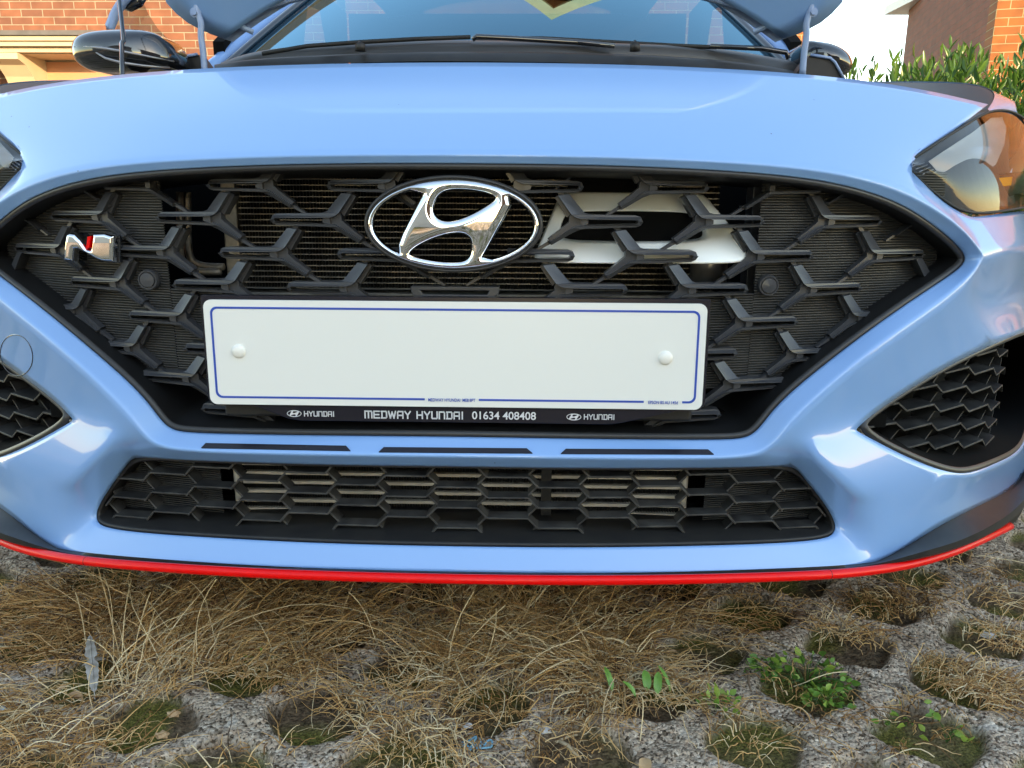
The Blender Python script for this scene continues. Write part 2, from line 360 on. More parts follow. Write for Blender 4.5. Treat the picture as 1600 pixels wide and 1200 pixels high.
# bent coolant pipe on the left
mb = MB(); P_ = [at_y(x, y, .13) for x, y in ((281,300),(281,380),(282,404),(290,419),(306,425),(345,425))]; mb.tube(bspline(P_, 5, False), .0042, 10)
P_ = [at_y(x, y, .14) for x, y in ((293,300),(293,380),(296,405),(312,417),(350,417))]; mb.tube(bspline(P_, 5, False), .0045, 10)
mb.build('coolant_pipe', 'alu', car, smooth=True)
mb = MB(); c = at_y(1107, 424, .15)
mb.tube([c+Vector((0,0,-.012)), c+Vector((0,0,.03))], .022, 28); mb.build('air_duct', 'grey', car, smooth=True)
# white intake scoop ring
sc = [(832,406),(836,398),(856,352),(876,306),(880,300),(890,300),(980,301),(1090,302),(1106,303),(1112,307),(1134,340),(1158,376),(1164,392),(1154,406),(1136,409),(980,409),(860,408)]
hl = [(876,372),(874,358),(884,334),(898,330),(1070,331),(1088,335),(1103,358),(1105,370),(1094,379),(890,378)]
def sc_pts(L, Y): return [at_y(a, b, Y) for a, b in L]
def resamp(pts, n):
    cum = [0]
    for i in range(len(pts)): cum.append(cum[-1]+(pts[(i+1) % len(pts)]-pts[i]).length)
    out = []
    for k2 in range(n):
        s_ = cum[-1]*k2/n; i = max(j for j in range(len(pts)) if cum[j] <= s_); t = (s_-cum[i])/(cum[i+1]-cum[i]); out.append(pts[i].lerp(pts[(i+1) % len(pts)], t))
    return out
O_ = bspline(sc_pts(sc, .082), 6); I_ = bspline(sc_pts(hl, .082), 6)
c_ = sum(I_, Vector())/len(I_)
def by_angle(L, n):
    out = []
    for k2 in range(n):
        a = 2*math.pi*k2/n; d = Vector((2.4*math.cos(a), math.sin(a))); best = None
        for i in range(len(L)):
            p, q = L[i]-c_, L[(i+1) % len(L)]-c_; det = (q.x-p.x)*-d.y+(q.z-p.z)*d.x
            if abs(det) < 1e-12: continue
            t = (-p.x*-d.y-p.z*d.x)/det
            if 0 <= t <= 1.0001:
                r = (p+(q-p)*t); 
                if r.x*d.x+r.z*d.y > 0: best = c_+r; break
        out.append(best or out[-1])
    return out
Oa, Ia = by_angle(O_, 120), by_angle(I_, 120)
mb = MB(); prof = [(0, .03), (0, .003), (.05, .0006), (.12, 0), (.88, 0), (.95, .0006), (1, .003), (1, .03)]
loft(mb, [[o.lerp(i, t)+Vector((0, dy+(o.lerp(i, t).z-c_.z)*.8, 0)) for o, i in zip(Oa, Ia)] for t, dy in prof])
ring = mb.build('intake_scoop', 'white', car, smooth=True)
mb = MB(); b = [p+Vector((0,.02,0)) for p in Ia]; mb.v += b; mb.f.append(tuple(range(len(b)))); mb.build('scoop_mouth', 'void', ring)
# label box above the scoop
mb = MB(); P8 = [(893,276),(1000,276),(1010,284),(1008,292),(1000,300),(884,300)]
mb.prism(P8, lambda u, v: at_y(u, v, .115), lambda u, v: at_y(u, v, .125)); lab = mb.build('sensor_box', 'void', car)
mb = MB(); mb.tube([at_y(*p, .113) for p in ((862,300),(893,275),(1003,277),(1012,288),(1000,300))], .0012, 6); mb.build('box_edge', 'grey', lab)
mb = MB(); mb.box((.27, .13, .628), (.40, .15, .634)); mb.box((.335,.14,.44),(.352,.17,.63)); mb.build('bracket', 'grey', car, bevel=.001)

# ------------------------------------------------------------ badges
def relief(name, outer, holes, fnw, res, wid, hgt, m, parent, base=-.0005):
    allL = [np.array(outer, float)]+[np.array(h, float) for h in holes]
    lo = allL[0].min(0)-res; hi = allL[0].max(0)+res
    xs = np.arange(lo[0], hi[0], res); ys = np.arange(lo[1], hi[1], res); X, Yg = np.meshgrid(xs, ys); P = np.stack([X.ravel(), Yg.ravel()], 1)
    dist = np.full(len(P), 1e9); ins = np.zeros(len(P), bool)
    for L in allL:
        a = L; b = np.roll(L, -1, 0); cross = np.zeros(len(P), bool)
        for p, q in zip(a, b):
            e = q-p; t = np.clip(((P-p)@e)/max(e@e, 1e-9), 0, 1); dist = np.minimum(dist, np.hypot(*(P-p-t[:, None]*e).T))
            cond = (p[1] > P[:, 1]) != (q[1] > P[:, 1]); xi = (q[0]-p[0])*(P[:, 1]-p[1])/(q[1]-p[1]+1e-12)+p[0]; cross ^= cond & (P[:, 0] < xi)
        ins ^= cross
    h = np.where(ins, hgt*np.sqrt(np.clip(1-(1-np.clip(dist/wid, 0, 1))**2, 0, 1)), 0.); keep = ins | (dist < res*.75)
    nx, ny = len(xs), len(ys); vid = -np.ones(len(P), int); vs_ = []; fs = []
    for j in range(ny-1):
        for i in range(nx-1):
            q = (j*nx+i, j*nx+i+1, (j+1)*nx+i+1, (j+1)*nx+i)
            if sum(keep[k2] for k2 in q) == 4 and any(ins[k2] for k2 in q):
                for k2 in q:
                    if vid[k2] < 0: vid[k2] = len(vs_); vs_.append(fnw(P[k2][0], P[k2][1], h[k2] if ins[k2] else base))
                fs.append(tuple(vid[k2] for k2 in q))
    return mesh(name, vs_, fs, m, parent, smooth=True)
def ell(cx, cy, a, b, n=72, t0=0, t1=2*math.pi): return [(cx+a*math.cos(t), cy+b*math.sin(t)) for t in np.linspace(t0, t1, n, endpoint=False)]
EC = at_y(708.5, 351, .0); ES = .00068
def emb(u, v, h):                                                 # u right, v down in picture pixels, h proud of the backing
    du, dv = (u-708.5), (351-v); r2 = (du/133)**2+(dv/71)**2
    return (EC.x+du*ES, .004-h-.004*(1-r2), EC.z+dv*ES*1.0)
EC.x = .001
mb = MB(); nE = 72
prof = [(1.0, .03), (1.0, .002), (.985, -.002), (.965, -.003), (.955, -.001), (.95, .004), (.93, .012)]
for r, y in prof: mb.v += [Vector((EC.x+133*ES*r*math.cos(t)+(0), y+.003, EC.z+71*ES*(1-(1-r)*1.6)*math.sin(t))) for t in np.linspace(0, 2*math.pi, nE, endpoint=False)]
for k2 in range(len(prof)-1):
    for i in range(nE): mb.f.append((k2*nE+i, k2*nE+(i+1) % nE, k2*nE+nE+(i+1) % nE, k2*nE+nE+i))
emblem = mb.build('emblem', 'rim', car, smooth=True)
zz = lambda L: [(400+a/4, 230+b/4) for a, b in L]
def smooth2(L, n=4): return [(p.x, p.y) for p in bspline([Vector((a, b, 0)) for a, b in L], n)]
RO = ell(708.5, 351, 128, 66); RI = ell(708.5, 351, 117.5, 56.5)
# union of the ring and the slanted H: the ring with four openings
def ring_arc(t0, t1, n=14): return [(708.5+117.5*math.cos(t), 351-56.5*math.sin(t)) for t in np.linspace(t0, t1, n)]
left_open = ring_arc(math.radians(122), math.radians(226), 22)+zz([(905,600),(930,540),(960,480),(1010,390),(1055,310)])
right_open = ring_arc(math.radians(-60), math.radians(45), 22)+zz([(1575,372),(1540,440),(1490,530),(1440,620),(1410,668)])
up_open = smooth2(zz([(1175,292),(1135,345),(1120,405),(1150,452),(1215,462),(1300,440),(1390,395),(1478,342),(1480,318),(1400,296),(1280,284)]))
low_open = smooth2(zz([(1325,690),(1230,700),(1110,690),(1000,668),(965,655),(1010,618),(1100,572),(1200,540),(1290,530),(1338,560),(1340,610)]))
relief('emblem_ring', RO, [left_open, right_open, up_open, low_open], emb, .55, 13, .0075, 'chrome', emblem)
# red-slashed badge on the left
zn = lambda L: [(a/4, 250+b/4) for a, b in L]
NB = at_y(131, 387, .05)
def nb(d): return lambda u, v: (NB.x+(u-131)*.00071, .018+bulge(NB.x)*.9+d+(131-u)*.0001, NB.z+(387-v)*.00071)
No = zn([(378,470),(405,460),(440,466),(475,500),(500,540),(516,562),(532,560),(545,520),(560,462),(640,458),(705,476),(700,540),(684,640),(600,636),(560,622),(520,600),(480,580),(450,562),(425,562),(412,600),(402,640),(335,634),(350,560)])
def nbh(u, v, h): return (NB.x+(u-131)*.00071, bulge(NB.x)*.9+.018-h+(131-u)*.0001+.00035*abs(v-380)*.12, NB.z+(387-v)*.00071)
bdg = relief('letter_badge', No, [], nbh, .5, 7, .0065, 'chrome', car, base=-.012)
mb = MB(); mb.prism(zn([(378,472),(405,462),(440,468),(516,564),(532,562),(560,464),(640,460),(716,480),(712,545),(696,646),(600,642),(480,590),(425,572),(412,646),(330,640)]), nb(.004), nb(.022)); mb.build('badge_base', 'gloss', bdg, bevel=.001)
mb = MB(); mb.prism(zn([(533,484),(553,480),(533,552),(513,558)]), nb(-.0065), nb(.002)); mb.build('red_stripe', 'red', bdg)

# ------------------------------------------------------------ number plate
PZ = (at_y(712, 555, 0)).z
tilt = math.tan(math.radians(1.9))
def pl(d): return lambda u, v: (u, d+v*tilt, PZ+v)
def rrect(w_, h_, r, n=6, cx=0, cy=0):
    out = []
    for sx, sy, a0 in ((1,1,0),(-1,1,90),(-1,-1,180),(1,-1,270)):
        for k2 in range(n+1):
            a = math.radians(a0+90*k2/n); out.append((cx+sx*(w_/2-r)+r*math.cos(a), cy+sy*(h_/2-r)+r*math.sin(a)))
    return out
mb = MB(); mb.prism(rrect(.520, .111, .008), pl(0), pl(.003)); plate = mb.build('number_plate', 'plate', car, bevel=.0008)
hx = .0
gap1 = (-.031, .026); gap2 = (.199, .239)
mb = MB(); bw, bh, t = .506, .097, .0022
def seg(L): mb.prism(L, pl(-.0004), pl(.001))
o_ = rrect(bw, bh, .007); i_ = rrect(bw-2*t, bh-2*t, .0055)
# C-shaped border with the bottom run broken by the small print
for k2 in range(len(o_)):
    a, b, c2, d2 = o_[k2], o_[(k2+1) % len(o_)], i_[(k2+1) % len(o_)], i_[k2]
    if a[1] < -bh/2+.001 and b[1] < -bh/2+.001 and abs(a[0]-b[0]) > .1:
        for x0_, x1_ in ((-.246, gap1[0]), (gap1[1], gap2[0]), (gap2[1], .246)): seg([(x0_, -bh/2), (x1_, -bh/2), (x1_, -bh/2+t), (x0_, -bh/2+t)])
    else: seg([a, b, c2, d2])
mb.build('plate_border', 'blue', plate)
for cx, cy in ((-.2255, .002), (.2195, -.0005)):
    mb = MB(); prof = [(.0073, .0005), (.0073, -.0016), (.006, -.0032), (.0035, -.0042), (.0001, -.0045)]
    for r, y in prof: mb.v += [Vector((cx+r*math.cos(a), y, PZ+cy+r*math.sin(a))) for a in np.linspace(0, 2*math.pi, 24, endpoint=False)]
    for k2 in range(4):
        for i in range(24): mb.f.append((k2*24+i, k2*24+(i+1) % 24, k2*24+24+(i+1) % 24, k2*24+24+i))
    mb.build('screw_cap', 'capm', plate, smooth=True)
def text(name, s, size, x, z, m, parent, y=-.001, align='CENTER', sx=1.):
    cu = bpy.data.curves.new(name, 'FONT'); cu.body = s; cu.size = size; cu.align_x = align; cu.align_y = 'CENTER'; cu.extrude = .0001; cu.offset = size*.012
    tmp = bpy.data.objects.new('tmp', cu); COL.objects.link(tmp); me = bpy.data.meshes.new_from_object(tmp.evaluated_get(bpy.context.evaluated_depsgraph_get()))
    bpy.data.objects.remove(tmp)
    vs_ = [(x+v.co.x*sx, y+(z-PZ+v.co.y)*tilt-v.co.z, z+v.co.y) for v in me.vertices]; fs = [tuple(p.vertices) for p in me.polygons]
    return mesh(name, vs_, fs, m, parent)
text('small_print', 'MEDWAY HYUNDAI  ME8 8PT', .0048, (gap1[0]+gap1[1])/2, PZ-bh/2+.0006, 'blue', plate, sx=.78)
text('small_print', 'EPSON BS AU 145d', .0048, (gap2[0]+gap2[1])/2, PZ-bh/2+.0006, 'blue', plate, sx=.78)
mb = MB(); mb.prism([(-.2635,.0595),(.2635,.0595),(.2635,-.050),(.258,-.0575),(.236,-.0575),(.178,-.0715),(.165,-.0735),(-.165,-.0735),(-.178,-.0715),(-.215,-.0575),(-.258,-.0575),(-.2635,-.05)], pl(.0032), pl(.012))
holder = mb.build('plate_holder', 'holder', car, bevel=.001)
ST = {'H': [[(0,0),(0,1)],[(1,0),(1,1)],[(0,.5),(1,.5)]], 'Y': [[(0,1),(.5,.45),(1,1)],[(.5,.45),(.5,0)]], 'U': [[(0,1),(0,.12),(.12,0),(.88,0),(1,.12),(1,1)]],
      'N': [[(0,0),(0,1),(.85,1),(1,.85),(1,0)]], 'D': [[(.12,0),(.12,1)],[(0,1),(.85,1),(1,.85),(1,.15),(.85,0),(0,0)]], 'A': [[(0,0),(0,.85),(.15,1),(1,1),(1,0)],[(0,.42),(1,.42)]],
      'I': [[(.5,0),(.5,1)]], 'M': [[(0,0),(0,1),(1.15,1),(1.3,.85),(1.3,0)],[(.65,1),(.65,0)]], 'E': [[(1,0),(0,0),(0,1),(1,1)],[(0,.5),(.9,.5)]],
      'W': [[(0,1),(.3,0),(.65,.9),(1,0),(1.3,1)]]}
WD = {'I': .3, 'M': 1.3, 'W': 1.3}
def strokes(mb, s, x, z, h, wd, sw):
    for ch in s:
        if ch == ' ': x += wd*.9; continue
        for L in ST[ch]:
            off = -.35*wd if ch == 'I' else 0
            pts = [(x+off+a*wd, z-PZ+(b-.5)*h) for a, b in L]
            for (a, b) in zip(pts, pts[1:]):
                d = Vector((b[0]-a[0], b[1]-a[1])).normalized()*sw/2; n = Vector((-d.y, d.x))
                mb.prism([(a[0]-d.x+n.x, a[1]-d.y+n.y), (b[0]+d.x+n.x, b[1]+d.y+n.y), (b[0]+d.x-n.x, b[1]+d.y-n.y), (a[0]-d.x-n.x, a[1]-d.y-n.y)], pl(.0026), pl(.0033))
        x += WD.get(ch, 1.)*wd+wd*.42
    return x
hz = PZ-.0655
for (wd_, x_, z_, h_, w_, t_) in (('MEDWAY HYUNDAI', -.0955, hz, .0072, .00555, .0014), ('HYUNDAI', -.1605, hz, .0050, .0036, .0009), ('HYUNDAI', .1375, hz+.0003, .0050, .0036, .0009)):
    mb = MB(); strokes(mb, wd_, x_, z_, h_, w_, t_); mb.build('dealer_name' if ' ' in wd_ else 'maker_name', 'silver', holder)
text('phone_number', '01634 408408', .0118, .0525, hz, 'silver', holder, y=.0028, sx=1.0)
def mini_logo(cx):
    mb = MB(); f = lambda L: [(cx+(a-708.5)*.0000605, hz-PZ+(351-b)*.000055) for a, b in L]
    mb.prism(f(RO), pl(.0026), pl(.0033), holes=[f(left_open), f(right_open), f(up_open), f(low_open)]); mb.build('logo_print', 'silver', holder)
mini_logo(-.1715); mini_logo(.1265)

# ------------------------------------------------------------ slots, tow-eye cover
for (a, b, c2, d2, yy) in ((315,548,322,541,(692.5,703,695,697)), (592,832,600,823,(700,710,699,701)), (876,1115,884,1106,(702,710,702.5,703))):
    n = 24; mb = MB(); topl = [(c2+(d2-c2)*i/n) for i in range(n+1)]; botl = [(a+(b-a)*i/n) for i in range(n+1)]
    y_t = lambda x: {315: 693+(x-315)*.019, 592: 699.4+(x-592)*.008, 876: 702+(x-876)*.0045}[a]
    P1 = [on_surf(x, y_t(x), .0013) for x in topl]; P2 = [on_surf(x, y_t(x)+7.5, .0013) for x in botl]; P0 = [on_surf(x, y_t(x)-.4, -.0008) for x in topl]; P3 = [on_surf(x, y_t(x)+8, -.0008) for x in botl]
    loft(mb, [P0, P1, P2, P3], closed=False); mb.build('bumper_slot', 'holder', car)
mb = MB(); ce = [on_surf(26+25*math.cos(t)+math.sin(t)*-4, 555+31*math.sin(t)+8*math.cos(t), .0001) for t in np.linspace(0, 2*math.pi, 48, endpoint=False)]
mb.tube(ce, .0006, 5, closed=True); mb.build('tow_eye_cover', 'gloss', car, smooth=True)

# ------------------------------------------------------------ lower grille
GF = [V[n] for n in 'G20 G19 G18 G17 F0 F1 F2 F3 F4 F5 F6 F7 F8 F9'.split()]
loopF = bspline(full_loop(GF), 5); sg2 = 1 if inset_loop(loopF, .01, 0)[0].z < loopF[0].z else -1
def insF(d, dy): return inset_loop(loopF, d*sg2, dy)
mb = MB(); loft(mb, [insF(-.003, .004), insF(.0008, .002), insF(.0025, .002), insF(.0035, .005), insF(.006, .045), insF(.006, .11)])
mb.build('lower_surround', 'black', car, smooth=True)
def honey(P_, hl_, di, rows, z0, dzr, y0, x1, cut, depth, th=.0022):
    """slats and slanted walls of a honeycomb; the outward-falling walls stand forward"""
    mb = MB(); W_ = P_-2*hl_
    def wall(xa, za, xb, zb, ya, yb, dep):
        n = Vector((-(zb-za), 0, xb-xa)); n.normalize(); n *= th/2; q = []
        for (x, z_, y_) in ((xa, za, ya), (xb, zb, yb)):
            for s_ in (1, -1): q.append((x+s_*n.x, y_, z_+s_*n.z)); q.append((x+s_*n.x, y_+dep, z_+s_*n.z))
        mb.add(q, [(0,2,6,4),(1,5,7,3),(0,4,5,1),(2,3,7,6),(0,1,3,2),(4,6,7,5)])
    for side in (1, -1):
        k2 = 0
        while k2*P_ < x1:
            xc = k2*P_
            for r in range(rows+2):
                z_ = z0-r*dzr-(dzr/2 if k2 % 2 else 0)-cut(xc)
                z2 = z0-r*dzr-(0 if k2 % 2 else dzr/2)-cut(xc+P_)
                z3 = z2+dzr
                Y = y0+bulge(xc); Y2 = y0+bulge(xc+P_)
                if not (k2 == 0 and side == -1): wall(side*(xc-hl_), z_, side*(xc+hl_), z_, Y, y0+bulge(xc+hl_), depth)
                xa, xb = xc+hl_, xc+P_-hl_
                zlow = z_-dzr/2; zhigh = z_+dzr/2
                wall(side*xa, z_, side*xb, (zlow if True else z2)-(cut(xc+P_)-cut(xc)), y0+bulge(xa), y0+bulge(xb), depth)
                wall(side*xa, z_, side*xb, zhigh-(cut(xc+P_)-cut(xc)), y0+bulge(xa)+.008, y0+bulge(xb)+.008, depth)
            k2 += 1
    return mb
hz0 = at_y(712, 764, .01).z
mbh = honey(.0565, .0225, .012, 6, hz0+.0250*1.0, .0242, .012, .44, lambda x: .02*x*x, .019)
# keep only what lies inside the opening
def inside(poly, x, z):
    c = False
    for i in range(len(poly)):
        a, b = poly[i-1], poly[i]
        if (a.z > z) != (b.z > z) and x < (b.x-a.x)*(z-a.z)/(b.z-a.z)+a.x: c = not c
    return c
polyF = insF(-.004, 0)
keepf = MB()
for i in range(0, len(mbh.v), 8):
    q = mbh.v[i:i+8]; c = sum(q, Vector())/8
    if inside(polyF, c.x, c.z+.005): keepf.add(q, [(0,2,6,4),(1,5,7,3),(0,4,5,1),(2,3,7,6),(0,1,3,2),(4,6,7,5)])
keepf.build('lower_grille', 'dusty', car, bevel=.0005)
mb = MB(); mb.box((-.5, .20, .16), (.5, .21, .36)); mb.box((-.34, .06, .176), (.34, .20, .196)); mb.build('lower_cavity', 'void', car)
ic = MB(); ifn = MB(); x0, x1 = -.262, .262; z = .211
while z < .305:
    ic.box((x0, .075, z), (x1, .12, z+.0040)); n = 330; b = len(ifn.v)
    for i, x in enumerate(np.linspace(x0, x1, n)):
        ifn.v += [Vector((x, .079+(.0 if i % 2 else .004), z+.004)), Vector((x, .079+(0 if i % 2 else .004), z+.0118))]
    for i in range(n-1): ifn.f.append((b+2*i, b+2*i+2, b+2*i+3, b+2*i+1))
    z += .0116
icq = ic.build('intercooler', 'alu2', car, bevel=.0006); ifn.build('fins', 'fin', icq, recalc=False)
for x in (x0-.006, x1): mb = MB(); mb.tube([(x, .075, .204), (x, .075, .32)], .0045, 10); mb.build('end_tank', 'alu2', icq, smooth=True)
mb = MB(); mb.box((.094, .062, .20), (.106, .071, .32)); mb.build('support_bar', 'black', car)
def low_shutter(side):
    mb = MB(); xs = np.linspace(.285, .46, 8); rows = []
    for i in range(44):
        z_ = .195+i*.0026
        for dz, dy in ((0, .001), (.0011, -.001), (.0018, -.001), (.0020, .002)): rows.append((z_+dz, dy))
    for (z_, dy) in rows: mb.v += [Vector((side*x, .045+bulge(x)+dy, z_)) for x in xs]
    m = len(xs)
    for r in range(len(rows)-1):
        for i in range(m-1): mb.f.append((r*m+i, r*m+i+1, (r+1)*m+i+1, (r+1)*m+i))
    mb.build('lower_shutter', 'shutter', car)
low_shutter(1); low_shutter(-1)

# ------------------------------------------------------------ side intakes
for side in (1, -1):
    hf = [V[n] for n in 'I0 I1 I2 I3 I4 I5 I6'.split()]; lf = [V[n] for n in 'J6 J5 J4 J3 J2 J1'.split()]
    s_ = Vector((side, 1, 1)); L = bspline([Vector((p.x*side, p.y, p.z)) for p in hf+lf], 5)
    cc = sum(L, Vector())/len(L)
    g = 1 if (inset_loop(L, .01, 0)[6]-cc).length < (L[6]-cc).length else -1
    mb = MB(); loft(mb, [inset_loop(L, -.003*g, .003), inset_loop(L, .001*g, .0), inset_loop(L, .004*g, .0), inset_loop(L, .0065*g, .005)])
    ib = mb.build('side_intake', 'rim', car, smooth=True)
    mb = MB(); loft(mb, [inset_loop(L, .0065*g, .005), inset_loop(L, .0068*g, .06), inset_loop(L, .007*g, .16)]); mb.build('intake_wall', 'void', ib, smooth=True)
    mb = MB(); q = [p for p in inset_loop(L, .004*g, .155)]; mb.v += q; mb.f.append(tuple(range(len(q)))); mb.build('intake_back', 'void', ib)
    pol = inset_loop(L, .004*g, 0); mbs = MB(); dzr, hl_ = .0245, .39
    path = [Vector(p) for p in ((.43,.075),(.495,.095),(.556,.125),(.610,.158),(.667,.195),(.714,.235),(.75,.29))]
    def Wp(u, z_, dd):                                            # u in columns along the curving plan line
        i = max(0, min(len(path)-2, int(math.floor(u)))); p = path[i].lerp(path[i+1], u-i); d = (path[i+1]-path[i]).normalized(); q = p+Vector((-d.y, d.x))*dd*.35+Vector((0, dd*.8)); return Vector((side*q.x, q.y+.006, z_))
    zb0 = at_y(1373, 659, .05).z
    for c2 in range(1, 7):
        for r in range(-4, 9):
            zc_ = zb0+r*dzr+(dzr/2 if c2 % 2 == 0 else 0)+.003*c2
            for (ua, za, ub, zb, off) in ((c2-hl_, zc_, c2+hl_, zc_+.002, 0), (c2+hl_, zc_+.002, c2+1-hl_, zc_+dzr/2+.003, .008), (c2-hl_, zc_, c2-1+hl_, zc_+dzr/2-.002, 0)):
                if ub > 6 or ua > 6: continue
                cpt = Wp((ua+ub)/2, (za+zb)/2, off)
                if not inside(pol, cpt.x, cpt.z): continue
                q = []
                for (u, z_) in ((ua, za), (ub, zb)):
                    for s2 in (1, -1): w_ = s2*.0013; q.append(Wp(u, z_+w_, off)); q.append(Wp(u, z_+w_, off+.03))
                mbs.add(q, [(0,2,6,4),(1,5,7,3),(0,4,5,1),(2,3,7,6),(0,1,3,2),(4,6,7,5)])
    mbs.build('side_grille', 'dusty', ib, bevel=.0005)

# ------------------------------------------------------------ splitter and red lip
lipP = [T(*p) for p in [(712,905,-.044),(900,907,-.044),(1050,906,-.044),(1200,902,-.043),(1300,898,-.042),(1370,891,-.04),(1430,881,-.038),(1490,863,-.034),(1540,841,-.026),(1578,822,-.016)]]
lipP[0].x = 0; full = [mir(p) for p in reversed(lipP[1:])]+lipP
mb = MB(); Lp = bspline(full, 6, False); mb.tube(Lp, .0053, 12, sx=1.0); lip = mb.build('front_lip', 'red', car, smooth=True)
for px in (141, 1302):
    j = min(Lp, key=lambda p: abs(project(p)[0]-px)); i = Lp.index(j); d = (Lp[i+1]-Lp[i-1]).normalized()
    mb = MB(); mb.tube([j-d*.0003, j+d*.0003], .00545, 12); mb.build('lip_joint', 'rubber', lip)
up_ = [V[n].copy() for n in 'L9 L8 L7 L6 L5 L4 L3 Q0 Q1 Q2 Q3 Q4'.split()]
md = [T(*p) for p in [(712,895,-.036),(900,898,-.036),(1050,898,-.036),(1200,895,-.035),(1300,890,-.034),(1345,885,-.033),(1385,879,-.034),(1440,862,-.05),(1495,848,-.052),(1550,822,-.048),(1602,788,-.035)]]+[Vector((.93,.44,.165))]
m2 = [T(*p) for p in [(712,896,-.036),(900,899,-.036),(1050,899,-.036),(1200,896,-.035),(1300,891,-.034),(1345,887,-.033),(1385,882,-.034),(1440,872,-.05),(1495,858,-.052),(1550,833,-.048),(1602,800,-.035)]]+[Vector((.93,.44,.155))]
lo_ = [T(*p) for p in [(712,900,-.040),(900,902,-.040),(1050,901,-.040),(1200,897,-.039),(1300,893,-.038),(1345,890,-.037),(1385,885,-.036),(1440,876,-.03),(1495,860,-.02),(1550,838,-.01),(1602,812,.0)]]+[Vector((.90,.46,.145))]
for L in (up_, md, m2, lo_): L[0].x = 0
bk = [p+Vector((0,.12,-.004)) for p in lo_]
def sym(L): return [mir(p) for p in reversed(L[1:])]+list(L)
sp_ = [bspline(sym(L), 4, False) for L in ([p+Vector((0,.012,.006)) for p in up_], up_, md, m2, lo_, bk)]
mb = MB(); loft(mb, sp_[:3], closed=False); loft(mb, sp_[2:4], closed=False); loft(mb, sp_[3:], closed=False); mb.build('splitter', 'splitter', car, smooth=True)

